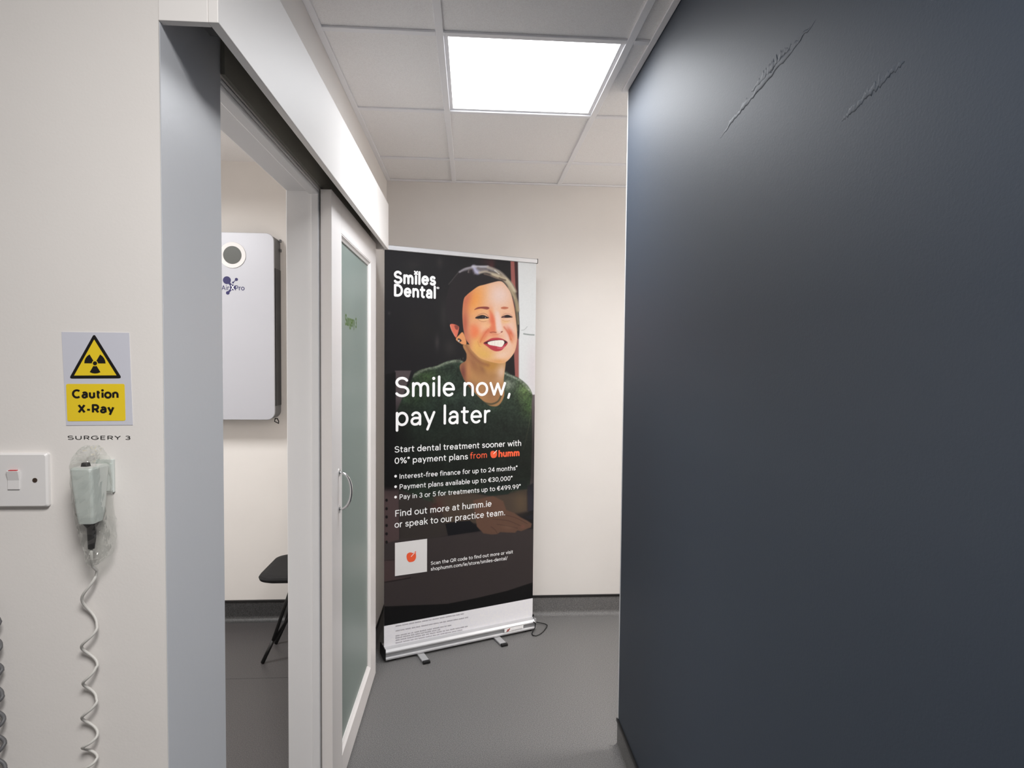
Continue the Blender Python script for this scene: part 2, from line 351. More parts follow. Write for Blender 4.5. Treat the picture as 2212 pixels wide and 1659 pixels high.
# vinyl cove skirting with black capping: profile (out, z), swept along walls
def skirting(name, path, label, vinyl='cove'):
    """path: list of (x,y) along the wall face, room on the right-hand side of travel"""
    prof = [(0.0, 0.112), (0.003, 0.112)] + [(0.003 + 0.028 * (1 - math.cos(a)), 0.0285 - 0.028 * math.sin(a)) for a in np.linspace(0, math.pi / 2, 9)] + [(0.034, 0.0002), (0.034, -0.001), (0.0, -0.001)]
    cap = [(0.0, 0.120), (0.005, 0.120), (0.0065, 0.116), (0.0065, 0.108), (0.0, 0.108)]
    def sweep(pr):
        mb = MB(); rings = []
        for i, (x, y) in enumerate(path):
            a = Vector(path[i - 1]) if i else None; b = Vector(path[i + 1]) if i < len(path) - 1 else None
            p = Vector((x, y)); d1 = (p - a).normalized() if a else (b - p).normalized(); d2 = (b - p).normalized() if b else d1
            n1 = Vector((d1.y, -d1.x)); n2 = Vector((d2.y, -d2.x)); n = (n1 + n2) / (1 + n1.dot(n2))
            rings.append([(x + n.x * o, y + n.y * o, z) for o, z in pr])
        return mb.loft(rings)
    o = struct(name, sweep(prof), M[vinyl], label, smooth=False)
    obj('capping_strip', sweep(cap), M['black_trim'], o)
    return o
skirting('baseboard_back', [(XW, 2.9), (XW, YB), (3.0, YB)], 'coved vinyl skirting under the cream end wall')
skirting('baseboard_right', [(XR + 0.1, YE), (XR, YE), (XR, -2.6)], 'coved vinyl skirting along the slate blue wall')
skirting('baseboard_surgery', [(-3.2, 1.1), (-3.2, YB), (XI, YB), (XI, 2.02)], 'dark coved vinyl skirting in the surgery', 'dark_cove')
skirting('baseboard_near', [(-2.4, YS), (XW - 0.01, YS)], 'coved vinyl skirting under the switch wall')

# weld line in the surgery floor
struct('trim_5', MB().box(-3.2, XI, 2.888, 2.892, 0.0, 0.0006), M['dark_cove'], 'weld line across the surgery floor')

# plaster ridges left in the slate blue paint
def ridge(name, pts, w, hgt):
    mb = MB(); n = 46; P = []
    for i in range(n):
        f = i / (n - 1) * (len(pts) - 1); k = min(int(f), len(pts) - 2); f -= k
        P.append((pts[k][0] * (1 - f) + pts[k + 1][0] * f, pts[k][1] * (1 - f) + pts[k + 1][1] * f))
    rings = []
    for i, (y, z) in enumerate(P):
        e_ = math.sin(math.pi * i / (n - 1)) ** 0.5; ww = w * e_ * random.uniform(.5, 1.3); hh = hgt * e_ * random.uniform(.4, 1.2); dz = random.uniform(-1, 1) * w * .25
        rings.append([(XR + .001, y, z + dz + ww * 2.2), (XR - hh * .5, y, z + dz + ww * .6), (XR - hh, y, z + dz), (XR - hh * .2, y, z + dz - ww * .25), (XR + .001, y, z + dz - ww * .4)])
    mb.loft(rings); return obj(name, mb, M['slate'], bpy.data.objects['wall_right'], smooth=True)
ridge('plaster_ridge', [(1.02, 2.080), (1.10, 2.066), (1.22, 2.052), (1.32, 2.04), (1.42, 2.025)], 0.011, 0.0013)
ridge('plaster_ridge', [(1.10, 2.078), (1.18, 2.068), (1.26, 2.062)], 0.012, 0.0011)
ridge('plaster_ridge', [(0.80, 1.905), (0.87, 1.893), (0.94, 1.88)], 0.012, 0.0006)

# doorway lining
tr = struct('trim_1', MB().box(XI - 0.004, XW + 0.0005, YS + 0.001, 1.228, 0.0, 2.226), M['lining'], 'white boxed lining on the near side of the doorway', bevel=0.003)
tr2 = struct('trim_2', MB().box(XI - 0.006, XW, 1.987, 2.001, 0.0, 2.034).box(XW - 0.024, XW, 1.980, 1.988, 0.0, 2.026), M['white'], 'white lining on the far side of the doorway', bevel=0.0025)
tr3 = struct('trim_3', MB().box(XI - 0.006, XW, 1.227, 1.988, 2.026, 2.040).box(XW - 0.032, XW, 1.227, 1.988, 2.017, 2.027), M['white'], 'white lining across the head of the doorway', bevel=0.004)

# pelmet over the sliding door track
XP = -0.3925; PY0, PY1 = YS, 2.944; PZ0, PZ1 = 2.016, 2.228
pel = struct('trim_6', MB().box(XP - 0.016, XP, PY0, PY1, PZ0, PZ1), M['pelmet'], 'white boxed pelmet over the sliding door track', bevel=0.0015)
obj('end_board', MB().box(XW, XP - 0.016, PY0, PY0 + 0.015, PZ0, PZ1), M['pelmet'], pel, bevel=0.001)
obj('end_board', MB().box(XW, XP - 0.016, PY1 - 0.015, PY1, PZ0, PZ1), M['pelmet'], pel, bevel=0.001)
obj('top_board', MB().box(XW, XP - 0.016, PY0 + 0.015, PY1 - 0.015, PZ1 - 0.015, PZ1), M['pelmet'], pel)
obj('batten_and_shade_board', MB().box(XW + 0.0006, XW + 0.008, 1.228, PY1 - 0.016, 2.041, PZ1 - 0.016).box(XW + 0.008, XW + 0.022, 1.10, PY1 - 0.02, 2.115, 2.175), M['board'], pel)  # batten, plus a backing board added to darken the shaded recess
tk = MB()
tk.box(-0.452, -0.420, PY0 + 0.05, PY1 - 0.05, 2.135, 2.139).box(-0.452, -0.449, PY0 + 0.05, PY1 - 0.05, 2.10, 2.135).box(-0.423, -0.420, PY0 + 0.05, PY1 - 0.05, 2.10, 2.135)
tk.box(-0.449, -0.442, PY0 + 0.05, PY1 - 0.05, 2.10, 2.103).box(-0.430, -0.423, PY0 + 0.05, PY1 - 0.05, 2.10, 2.103)
for y in (1.30, 1.62, 2.1, 2.6): tk.box(-0.462, -0.430, y, y + 0.03, 2.139, 2.145)
obj('sliding_track', tk, M['track'], pel)
st = MB()
for y in (1.12, 1.335, 1.36): st.box(-0.47, -0.452, y, y + 0.035, 2.075 + 0.02 * (y > 1.3), 2.10)
obj('track_stop', st, M['mid_grey'], pel, bevel=0.002)

# ------------------------------------------------------------------ sliding door, slid open
dx0, dx1, dy0, dy1, dz0, dz1 = -0.478, -0.443, 1.989, 2.893, 0.010, 2.034
gy0, gy1, gz0, gz1 = 2.135, 2.748, 0.108, 1.926
door = bpy.data.objects.new('door_1', None); C.objects.link(door); door.location = (-0.46, 2.44, 0.0)
tag(door, 'white sliding door with frosted glass panel, slid open', None, None, 'structure')
for a in ((dy0, gy0), (gy1, dy1)): obj('stile', MB().box(dx0, dx1, a[0], a[1], dz0, dz1), M['door'], door, bevel=0.0015)
for a in ((dz0, gz0), (gz1, dz1)): obj('rail', MB().box(dx0, dx1, gy0, gy1, a[0], a[1]), M['door'], door, bevel=0.0008)
pane = obj('glass_pane', MB().box(-0.464, -0.457, gy0 - 0.004, gy1 + 0.004, gz0 - 0.004, gz1 + 0.004), M['frost'], door)
bd = MB()   # mitred glazing bead, sloping to the glass
o_ = [(gy0, gz0), (gy1, gz0), (gy1, gz1), (gy0, gz1)]
def inset(d): return [(gy0 + d, gz0 + d), (gy1 - d, gz0 + d), (gy1 - d, gz1 - d), (gy0 + d, gz1 - d)]
rings = [(0.0, -0.456), (0.0, -0.4445), (0.004, -0.4435), (0.010, -0.449), (0.016, -0.4525), (0.016, -0.457)]
for (d0, x0), (d1, x1) in zip(rings, rings[1:]):
    A, B = inset(d0), inset(d1)
    bd.add([(x0, *p) for p in A] + [(x1, *p) for p in B], [(i, (i + 1) % 4, 4 + (i + 1) % 4, 4 + i) for i in range(4)])
obj('glazing_bead', bd, M['door'], door)
hd = MB()
hy, hz0, hz1 = 2.086, 0.992, 1.117
pts = [(-0.443 + 0.042 * math.sin(math.pi * i / 24) ** 0.8, hy, (hz0 + hz1) / 2 - (hz1 - hz0) / 2 * math.cos(math.pi * i / 24)) for i in range(25)]
hd.tube(pts, [0.0036 + 0.0012 * math.sin(math.pi * i / 24) for i in range(25)], 12)
hn = obj('pull_handle', hd, M['chrome'], door, smooth=True)
for z in (hz0, hz1):
    q = MB().loft([[(-0.443 + d, hy + r * math.cos(a), z + r * 1.6 * math.sin(a)) for a in np.linspace(0, 2 * math.pi, 21)[:-1]] for d, r in ((0.0, 0.0085), (0.0025, 0.0085), (0.004, 0.0065))])
    obj('rose', q, M['chrome'], hn, smooth=False)
tx = MB((8e-6, 0, 0)); sz = 0.056
wd = text_width('Surgery 3', .06)
write(tx, 'Surgery 3', 0.135, lambda a, b: (-0.4565, 2.262 + a / wd * 0.222, 1.623 + b * sz), .06)
obj('lettering', tx, M['green_ink'], door)

# ------------------------------------------------------------------ ceiling light panel
lp = empty('ceiling_light', (GX + 0.3, GY + 0.3, ZC), 'square lit LED panel set into the tiled ceiling', 'ceiling light')
x0, x1, y0, y1 = GX + 0.0035, GX + GP - 0.0035, GY + 0.0035, GY + GP - 0.0035
fr = MB(); r_ = 0.0215
fr.box(x0, x0 + r_, y0, y1, ZC + 0.0071, ZC + 0.018).box(x1 - r_, x1, y0, y1, ZC + 0.0071, ZC + 0.018).box(x0 + r_, x1 - r_, y0, y0 + r_, ZC + 0.0071, ZC + 0.018).box(x0 + r_, x1 - r_, y1 - r_, y1, ZC + 0.0071, ZC + 0.018)
obj('frame', fr, M['tbar'], lp)
obj('diffuser', MB().add([(x0 + r_, y0 + r_, ZC + 0.009), (x0 + r_, y1 - r_, ZC + 0.009), (x1 - r_, y1 - r_, ZC + 0.009), (x1 - r_, y0 + r_, ZC + 0.009)], [(0, 1, 2, 3)]), M['lamp'], lp)

# ------------------------------------------------------------------ warning sign and wall lettering
fz = lambda d: (lambda a, b, k=0: (a, YS - d, b))
sg = empty('warning_sign', (-0.579, YS, 1.465), 'laminated yellow and black Caution X-Ray sign on the cream wall', 'sign')
obj('sheet', MB().prism([(-0.632, 1.5375), (-0.5315, 1.5375), (-0.528, 1.3935), (-0.6275, 1.3925)], lambda a, b, d: (a, d, b), YS - 0.0008, YS), M['sign'], sg)
def rounded(poly, r, n=5):
    out = []; N = len(poly)
    for i in range(N):
        p = Vector(poly[i]); a = (Vector(poly[i - 1]) - p).normalized(); b = (Vector(poly[(i + 1) % N]) - p).normalized()
        p0 = p + a * r; p1 = p + b * r
        for k in range(n + 1):
            t_ = k / n; out.append(tuple((1 - t_) ** 2 * p0 + 2 * t_ * (1 - t_) * p + t_ ** 2 * p1))
    return out
def flat(poly, d): return MB().prism(poly, lambda a, b, k: (a, k, b), YS - d, YS - d + 0.0003)
tri = [(-0.6218, 1.4655), (-0.543, 1.4665), (-0.5835, 1.5355)]
obj('triangle_border', flat(rounded(tri, 0.005), 0.0012), M['ink'], sg)
cx_, cz_ = -0.5826, 1.4895
def shrink(poly, k): 
    c = (sum(p[0] for p in poly) / 3, sum(p[1] for p in poly) / 3); return [(c[0] + (p[0] - c[0]) * k, c[1] + (p[1] - c[1]) * k) for p in poly]
obj('triangle_field', flat(shrink(tri, 0.80), 0.0015), M['yellow'], sg)
tf = MB()
for a0 in (-120, 0, 120):
    pl = arc(cx_, cz_, .0158, .0158, a0 + 0, a0 + 60) + arc(cx_, cz_, .0046, .0046, a0 + 60, a0)
    tf.prism(pl, lambda a, b, k: (a, k, b), YS - 0.0018, YS - 0.0015)
tf.prism(circ(cx_, cz_, .0031, 20), lambda a, b, k: (a, k, b), YS - 0.0018, YS - 0.0015)
obj('radiation_trefoil', tf, M['ink'], sg)
obj('caution_panel', flat(rounded([(-0.6255, 1.3992), (-0.5385, 1.4002), (-0.5392, 1.4578), (-0.6265, 1.4572)], 0.003), 0.0012), M['yellow'], sg)
def sign_text(s, cx, cz, cap, width, w=0.1, name='lettering', m_='ink', par=None, d=0.0016, tr=.08):
    wd = text_width(s, tr); k = cap / .70; mb = MB((0, -8e-6, 0))
    write(mb, s, w, lambda a, b: (cx + (a / wd - .5) * width, YS - d, cz + b * k), tr, caps=False)
    return obj(name, mb, M[m_], par)
sign_text('Caution', -0.5828, 1.4355, 0.0128, 0.0690, 0.160, par=sg)
sign_text('X-Ray', -0.5822, 1.4125, 0.0128, 0.0535, 0.160, par=sg)
wl = sign_text('SURGERY 3', -0.5790, 1.3703, 0.0062, 0.0950, 0.085, name='wall_lettering', d=0.0004)
tag(wl, 'small black SURGERY 3 letters stuck on the cream wall under the sign', 'lettering')

# ------------------------------------------------------------------ light switch
sw = empty('light_switch', (-0.694, YS, 1.309), 'square white plastic light switch on the cream wall at the frame edge', 'light switch')
z0, z1, xa, xb = 1.2665, 1.3500, -0.7365, -0.6525
mb = MB().loft([[(x, y, z) for x, z in rrect(xa + i, xb - i, z0 + i, z1 - i, 0.003, 3)] for y, i in ((YS, 0), (YS - 0.0055, 0), (YS - 0.0085, 0.0022))])
obj('face_plate', mb, M['plastic'], sw)
rk = MB().prism([(1.2945, YS - 0.0085), (1.2945, YS - 0.0105), (1.3085, YS - 0.0100), (1.3235, YS - 0.0135), (1.3235, YS - 0.0085)], lambda b, y, d: (d, y, b), -0.7095, -0.6920)
ro = obj('rocker', rk, M['plastic'], sw, bevel=0.0006)
obj('on_marker', MB().box(-0.7065, -0.6950, YS - 0.0125, YS - 0.0085, 1.3236, 1.3246), M['red'], ro)
for x in (-0.6702, -0.7300):
    q = MB().prism(circ(x, 1.3085, 0.0036, 18), lambda a, b, d: (a, d, b), YS - 0.0091, YS - 0.0084).box(x - 0.0004, x + 0.0004, YS - 0.0093, YS - 0.009, 1.3055, 1.3115)
    obj('screw', q, M['stain'], sw)

# ------------------------------------------------------------------ x-ray exposure handset in its bag
hs = empty('handset', (-0.576, 0.965, 1.21), 'grey exposure handset with black boot, hanging on the cream wall in clear plastic', 'handset')
def ring(x0, x1, y0, y1, z, r=0.004): return [(x, y, z) for x, y in rrect(x0, x1, y0, y1, r, 3)]
bd_ = MB().loft([ring(-0.5850, -0.5625, 0.947, 0.974, 1.2495), ring(-0.5862, -0.5610, 0.945, 0.977, 1.262), ring(-0.590, -0.5595, 0.941, 0.983, 1.310), ring(-0.5912, -0.5590, 0.940, 0.985, 1.332), ring(-0.5905, -0.5598, 0.9408, 0.984, 1.3345)])
obj('body', bd_, M['grey_plastic'], hs)
obj('trigger_button', MB().loft([ring(-0.5825, -0.5715, 0.951, 0.961, 1.3345, .002), ring(-0.5815, -0.5725, 0.952, 0.960, 1.3405, .002)]), M['black'], hs)
obj('button_surround', MB().loft([ring(-0.587, -0.5640, 0.947, 0.977, 1.3345, .003), ring(-0.587, -0.5640, 0.947, 0.977, 1.3352, .003)]), M['plastic'], hs)
ang = np.linspace(0, 2 * math.pi, 17)[:-1]
bt = MB().loft([[(cx + r * math.cos(a), cy + r * .8 * math.sin(a), z) for a in ang] for cx, cy, r, z in ((-.5735, .960, .0118, 1.2496), (-.5735, .960, .0112, 1.2475), (-.5725, .960, .0066, 1.2405), (-.5725, .960, .0060, 1.225), (-.5735, .960, .0046, 1.2085))])
obj('cable_boot', bt, M['black'], hs, smooth=False)
def coil(peaks, xc, yc, r, phase0, cr):
    """coiled cord through the z heights where each turn stands furthest right"""
    P = []
    for i in range(len(peaks) - 1):
        for k in range(20):
            t_ = k / 20; ph = 2 * math.pi * (t_) + phase0
            z = peaks[i] * (1 - t_) + peaks[i + 1] * t_; f = (peaks[0] - z)
            P.append((xc - 0.004 * min(1, f / 0.3) + r * math.cos(ph) * (1 + .12 * math.sin(i * 2.3)), yc - r * 0.62 * math.sin(ph), z))
    return P
pk = [1.162, 1.077, 1.014, 0.961, 0.905, 0.867]
while pk[-1] > 0.48: pk.append(pk[-1] - random.uniform(.026, .036))
P = [(-.5738, .960, 1.2100), (-.5745, .962, 1.190), (-.576, .968, 1.178), (-.574, .974, 1.170)] + coil(pk, -.5893, .9805, .0105, 0, .002)
P += [(-.590, .982, pk[-1] - .03), (-.592, .990, pk[-1] - .05)]
obj('coiled_cord', MB().tube(P, 0.0022, 8), M['cord'], hs, smooth=True)

wb = empty('wall_bracket', (-0.566, YS, 1.31), 'small grey wall bracket behind the bagged handset', 'bracket')
obj('back_plate', MB().box(-0.582, -0.5555, 0.9885, YS, 1.288, 1.340), M['grey_plastic'], wb, bevel=0.001)
obj('hook', MB().prism([(0.9885, 1.291), (0.9865, 1.291), (0.9865, 1.333), (0.9885, 1.333)], lambda y, z, d: (d, y, z), -0.578, -0.5565), M['grey_plastic'], wb)

# bag: crumpled sleeve with an open top and gathered bottom
def bag():
    secs = [(1.181, -.577, .969, .006, .005), (1.187, -.573, .968, .012, .008), (1.197, -.567, .967, .017, .012), (1.212, -.5655, .966, .0205, .016), (1.228, -.566, .965, .0215, .018), (1.248, -.568, .9635, .0222, .0215),
            (1.268, -.5705, .9630, .0222, .0235), (1.290, -.5720, .9630, .0222, .0245), (1.312, -.5735, .9630, .0222, .0248), (1.330, -.5745, .9630, .0220, .0250), (1.343, -.575, .9635, .0205, .023), (1.353, -.5755, .965, .0180, .018), (1.360, -.576, .967, .0145, .012), (1.364, -.576, .969, .009, .006)]
    n = 34; rings = []; full = []
    for a, b in zip(secs, secs[1:]):
        for k in range(3): full.append(tuple(p + (q - p) * k / 3 for p, q in zip(a, b)))
    full.append(secs[-1])
    for z, cx, cy, rx, ry in full:
        rr = []
        for k in range(n):
            a = 2 * math.pi * k / n; c, s_ = math.cos(a), math.sin(a)
            p = 0.6; x = math.copysign(abs(c) ** p, c); y = math.copysign(abs(s_) ** p, s_)
            loose = 1.0 if (z < 1.25 or z > 1.335) else .55
            j = 1 + loose * (0.05 * math.sin(4 * a + z * 210) + 0.03 * math.sin(7 * a - z * 330) + random.uniform(-.035, .035))
            rr.append((cx + rx * x * j, min(YS - .001, cy + ry * y * j), z + random.uniform(-.0012, .0012)))
        rings.append(rr)
    return MB().loft(rings, cap=False)
bg = obj('plastic_bag', bag(), M['film'], smooth=False)
tag(bg, 'clear crumpled plastic bag wrapped round the grey handset', 'bag')

# second coiled cord, cut by the frame edge
pk2 = [1.09 - .0388 * i for i in range(16)]
P = [(-.745, .985, 1.13)] + coil(pk2, -.7300, .978, .0092, 0, .002) + [(-.735, .99, pk2[-1] - .04)]
P = [(x + .006 * min(1, max(0, (1.05 - z) / .2)), y, z) for x, y, z in P]
c2 = obj('coiled_cord', MB().tube(P, 0.0030, 8), M['grey_cord'], smooth=True)
tag(c2, 'dark grey coiled cord hanging down the cream wall below the light switch', 'cord')

# ------------------------------------------------------------------ air purifier on the surgery wall
ap = empty('air_purifier', (-1.287, YB, 1.67), 'tall silver wall mounted air purifier with round grey display, beyond the doorway', 'air purifier')
px0, px1, pz0, pz1, pyf = -1.507, -1.070, 1.163, 2.175, 3.42
f3 = lambda a, b, d: (a, d, b)
obj('front_panel', MB().prism(rrect(px0, px1, pz0, pz1, 0.042, 8), f3, pyf, pyf + 0.012), M['silver'], ap, bevel=0.002)
obj('housing', MB().prism(rrect(px0 + .002, px1 - .002, pz0 + .002, pz1 - .002, 0.040, 8), f3, pyf + 0.012, YB), M['mid_grey'], ap)
for a, b in ((px1 - .004, px1 + .0015), (px0 - .0015, px0 + .004)): obj('side_grille', MB().box(a, b, pyf + .018, YB - .006, pz0 + .075, pz1 - .185), M['charcoal'], ap)

for z in (pz1 - .022, pz1 - .075): obj('screw_lug', MB().box(px1 - .002, px1 + .008, YB - .022, YB - .006, z - .008, z + .008), M['mid_grey'], ap, bevel=0.002)
dcx, dcz = -1.287, 2.053
obj('display_ring', MB().prism(circ(dcx, dcz, .070, 48), f3, pyf - .004, pyf), M['plastic'], ap, bevel=0.0015)
obj('display_lens', MB().prism(circ(dcx, dcz, .048, 48), f3, pyf - .0052, pyf - .003), M['lens'], ap)
lg = MB((0, -8e-6, 0))
def disc(x, z, r): lg.prism(circ(x, z, r, 24), f3, pyf - .0006, pyf)
lx, lz = -1.290, 1.876
disc(lx - .028, lz + .042, .021); disc(lx + .022, lz + .047, .0085); disc(lx + .004, lz + .030, .005); disc(lx - .024, lz - .026, .0095); disc(lx + .003, lz + .004, .0155)
stroke(lg, [(lx - .028, lz + .042), (lx + .003, lz + .004)], .012, lambda a, b: (a, pyf - .0006, b)); stroke(lg, [(lx + .003, lz + .004), (lx - .024, lz - .026)], .010, lambda a, b: (a, pyf - .0006, b)); stroke(lg, [(lx + .022, lz + .047), (lx + .004, lz + .030)], .004, lambda a, b: (a, pyf - .0006, b))
write(lg, 'Pro', .11, lambda a, b: (lx + .014 + a * .036, pyf - .0006, lz - .011 + b * .036), .06)
write(lg, 'Air', .09, lambda a, b: (lx - .056 + a * .036, pyf - .0006, lz - .011 + b * .036), .06)
obj('logo', lg, M['navy'], ap)
wx = MB((0, -8e-6, 0)); write(wx, 'X', .12, lambda a, b: (lx - .0065 + a * .036, pyf - .0009, lz - .009 + b * .036))
obj('logo_letter', wx, M['white_ink'], ap)
hk = MB().tube([(-1.083, 3.47, 1.166), (-1.068, 3.46, 1.166), (-1.060, 3.455, 1.152), (-1.060, 3.455, 1.140), (-1.085, 3.465, 1.150), (-1.083, 3.47, 1.166)], .003, 8)
obj('key_catch', hk, M['black'], ap)

# ------------------------------------------------------------------ black chair in the surgery
ch = empty('surgery_chair', (-0.80, 3.135, 0.0), 'black padded chair with splayed rod legs, half hidden behind the door jamb', 'chair')
def seat_ring(z, i): return [(x, y, z) for x, y in rrect(-1.022 + i, -0.602 - i, 2.945 + i, 3.325 - i, 0.075, 8)]
obj('seat', MB().loft([seat_ring(.424, .014), seat_ring(.430, .003), seat_ring(.442, .0), seat_ring(.452, .006), seat_ring(.456, .03)]), M['fabric'], ch, smooth=False)
br = MB()
rg = []
for z, x, h in ((.45, -.625, .17), (.55, -.612, .19), (.68, -.600, .19), (.80, -.592, .15)):
    rg.append([(x + dx + .05 * (1 - (t_) ** 2) * 0 , 3.135 + t_ * h, z + (0 if abs(t_) < .8 else -.01)) for dx, seq in ((-.016, np.linspace(-1, 1, 9)), (.008, np.linspace(1, -1, 9))) for t_ in seq])
obj('backrest', br.loft(rg), M['fabric'], ch)
for sx in (-1, 1):
    for sy in (-1, 1):
        foot = Vector((-.806 + sx * .208, 3.135 + sy * .103, .0035)); kn = foot + Vector((-sx * .050, -sy * .004, .108))
        mb = MB()
        mb.tube([foot, kn], [.0095, .0085], 10); mb.tube([kn, Vector((-.806 + sx * .055, 3.135 + sy * .075, .428))], .0082, 10); mb.tube([kn - Vector((0, 0, .004)), Vector((-.806 + sx * .035, 3.135 - sy * .02, .30)), Vector((-.806 + sx * .01, 3.135 - sy * .05, .428))], .007, 10)
        obj('leg', mb, M['black'], ch, smooth=True)

# ------------------------------------------------------------------ roll-up banner (local frame: x along the sheet, z up, y backwards)
bn = empty('roll_up_banner', (-0.42760617, 3.03324705, 0.0), 'tall roll-up banner with smiling woman and white offer text, on the grey floor', 'banner', rz=math.radians(22.8766))
HM = np.array([[1.75304443e-03, 2.15498930e-06, -1.45420512e+00], [-3.77718649e-04, -1.76376150e-03, 2.82903596e+00], [-2.62538875e-04, -2.25391453e-05, 1.0]])
HI = np.linalg.inv(HM)
def uv(x, y):            # artwork sketch coordinates -> metres on the sheet
    v = HM @ np.array([x, y, 1.0]); return v[0] / v[2], v[1] / v[2]
SU0, SU1, SV0, SV1 = 0.004, 0.846, 0.060, 2.036
NU, NV = 422, 990

class Art:
    """small painter: soft polygons and blots on a grid, in the sketch coordinates of the artwork"""
    def __init__(s):
        u, v = np.meshgrid(np.linspace(SU0, SU1, NU), np.linspace(SV0, SV1, NV)); s.u, s.v = u, v
        d = HI[2, 0] * u + HI[2, 1] * v + HI[2, 2]
        s.x = (HI[0, 0] * u + HI[0, 1] * v + HI[0, 2]) / d; s.y = (HI[1, 0] * u + HI[1, 1] * v + HI[1, 2]) / d
        s.c = np.zeros((NV, NU, 3)); s.clip = None
        s.noise = [s._noise(k) for k in (3, 8, 24)]
    def _noise(s, step):
        a = RNG.random((NV // step + 3, NU // step + 3)); yy = np.arange(NV) / step; xx = np.arange(NU) / step
        y0 = yy.astype(int); x0 = xx.astype(int); fy = (yy - y0)[:, None]; fx = (xx - x0)[None]
        return (a[np.ix_(y0, x0)] * (1 - fy) * (1 - fx) + a[np.ix_(y0 + 1, x0)] * fy * (1 - fx) + a[np.ix_(y0, x0 + 1)] * (1 - fy) * fx + a[np.ix_(y0 + 1, x0 + 1)] * fy * fx) - .5
    def sd(s, pts, pad):
        P = np.array(pts, float); x0, y0 = P.min(0) - pad; x1, y1 = P.max(0) + pad
        m_ = (s.x > x0) & (s.x < x1) & (s.y > y0) & (s.y < y1); X = s.x[m_]; Y = s.y[m_]
        d = np.full(X.shape, 1e9); ins = np.zeros(X.shape, bool)
        for (ax, ay), (bx, by) in zip(P, np.roll(P, -1, 0)):
            ex, ey = bx - ax, by - ay; L = ex * ex + ey * ey or 1e-9
            t_ = np.clip(((X - ax) * ex + (Y - ay) * ey) / L, 0, 1); d = np.minimum(d, np.hypot(X - ax - t_ * ex, Y - ay - t_ * ey))
            if ay != by: ins ^= ((ay > Y) != (by > Y)) & (X < ex * (Y - ay) / ey + ax)
        return m_, np.where(ins, -d, d)
    def mask(s, pts, soft=1.0):
        m_, d = s.sd(pts, soft + 1); a = np.zeros(s.x.shape); t_ = np.clip(.5 - d / (2 * max(soft, .01)), 0, 1); a[m_] = t_ * t_ * (3 - 2 * t_); return a
    def put(s, a, col, alpha=1.0):
        if s.clip is not None: a = a * s.clip
        a = (a * alpha)[..., None]; s.c = s.c * (1 - a) + np.array(col, float) * a
    def poly(s, pts, col, soft=1.0, alpha=1.0): s.put(s.mask(smooth(pts), soft), col, alpha)
    def hard(s, pts, col, soft=.6, alpha=1.0): s.put(s.mask(pts, soft), col, alpha)
    def blot(s, cx, cy, rx, ry, col, alpha=1.0, rot=0.0):
        c, n = math.cos(math.radians(rot)), math.sin(math.radians(rot)); dx, dy = s.x - cx, s.y - cy
        a = np.exp(-(((dx * c + dy * n) / rx) ** 2 + ((-dx * n + dy * c) / ry) ** 2)); s.put(a, col, alpha)
    def line(s, pts, w, col, soft=.6, alpha=1.0):
        P = [np.array(p, float) for p in smooth(pts, False)]; a = np.zeros(s.x.shape)
        for p, q in zip(P, P[1:]):
            e = q - p; L = e @ e or 1e-9; t_ = np.clip(((s.x - p[0]) * e[0] + (s.y - p[1]) * e[1]) / L, 0, 1)
            d = np.hypot(s.x - p[0] - t_ * e[0], s.y - p[1] - t_ * e[1]); a = np.maximum(a, np.clip((w / 2 + soft / 2 - d) / soft, 0, 1))
        s.put(a, col, alpha)
def smooth(pts, closed=True, n=4):
    P = [np.array(p, float) for p in pts]; N = len(P); out = []
    rng = range(N) if closed else range(N - 1)
    for i in rng:
        g_ = lambda k: P[k % N] if closed else P[min(max(k, 0), N - 1)]
        a, b, c, d = g_(i - 1), g_(i), g_(i + 1), g_(i + 2)
        for k in range(n):
            t_ = k / n; out.append(tuple(.5 * (2 * b + (c - a) * t_ + (2 * a - 5 * b + 4 * c - d) * t_ ** 2 + (3 * b - a - 3 * c + d) * t_ ** 3)))
    if not closed: out.append(tuple(P[-1]))
    return out
def mk(ox, oy, k): return lambda *p: [(ox + x / k, oy + y / k) for x, y in p]
FA = mk(950, 560, 10.367)      # head sketch
FC = mk(820, 520, 4.6083)      # upper sheet sketch
FM = mk(820, 820, 6.144)       # middle sheet sketch
FL = mk(820, 1040, 6.144)      # lower sheet sketch

A = Art(); A.c[:] = (24, 22, 25)
# dim room behind the woman
for x, y, rx, ry, c_ in ((598, 215, 30, 60, 48), (572, 1010, 24, 75, 60), (640, 740, 40, 160, 44), (95, 722, 14, 18, 62), (700, 1060, 60, 90, 44), (330, 240, 80, 60, 38), (400, 900, 120, 160, 30)):
    (px, py), = FC((x, y)); A.blot(px, py, rx / 4.6, ry / 4.6, (c_, c_ - 2, c_ - 3), .8)
A.blot(1061, 572, 7, 14, (92, 46, 46), .8); A.blot(1052, 566, 16, 8, (52, 30, 32), .7)
A.hard(FA((1580, -60), (1668, -60), (1700, 620), (1760, 1000), (1780, 3000), (1690, 3000), (1660, 2000), (1590, 300)), (158, 92, 86), 1.2)
A.hard(FA((1668, -60), (1748, -60), (1750, 900), (1700, 620)), (58, 30, 32), 1.2)
A.hard(FA((1745, -80), (2250, -80), (2250, 3400), (1770, 3000), (1765, 900)), (226, 229, 230), 1.6)
A.blot(1151, 800, 14, 60, (222, 212, 216), .7); A.line(FA((1880, 1670), (2010, 1690), (2110, 1695)), 2.0, (110, 122, 118), 2, .9); A.line(FA((1830, 1590), (1890, 1580), (1960, 1510)), .8, (150, 156, 156), 1.5, .8)
A.hard(FM((1985, 200), (2060, 200), (2060, 1480), (1960, 1480)), (104, 94, 96), 1.2)
A.hard(FA((1490, 2280), (1560, 2200), (1655, 2090), (1685, 2600), (1460, 2560)), (26, 20, 22), .8)
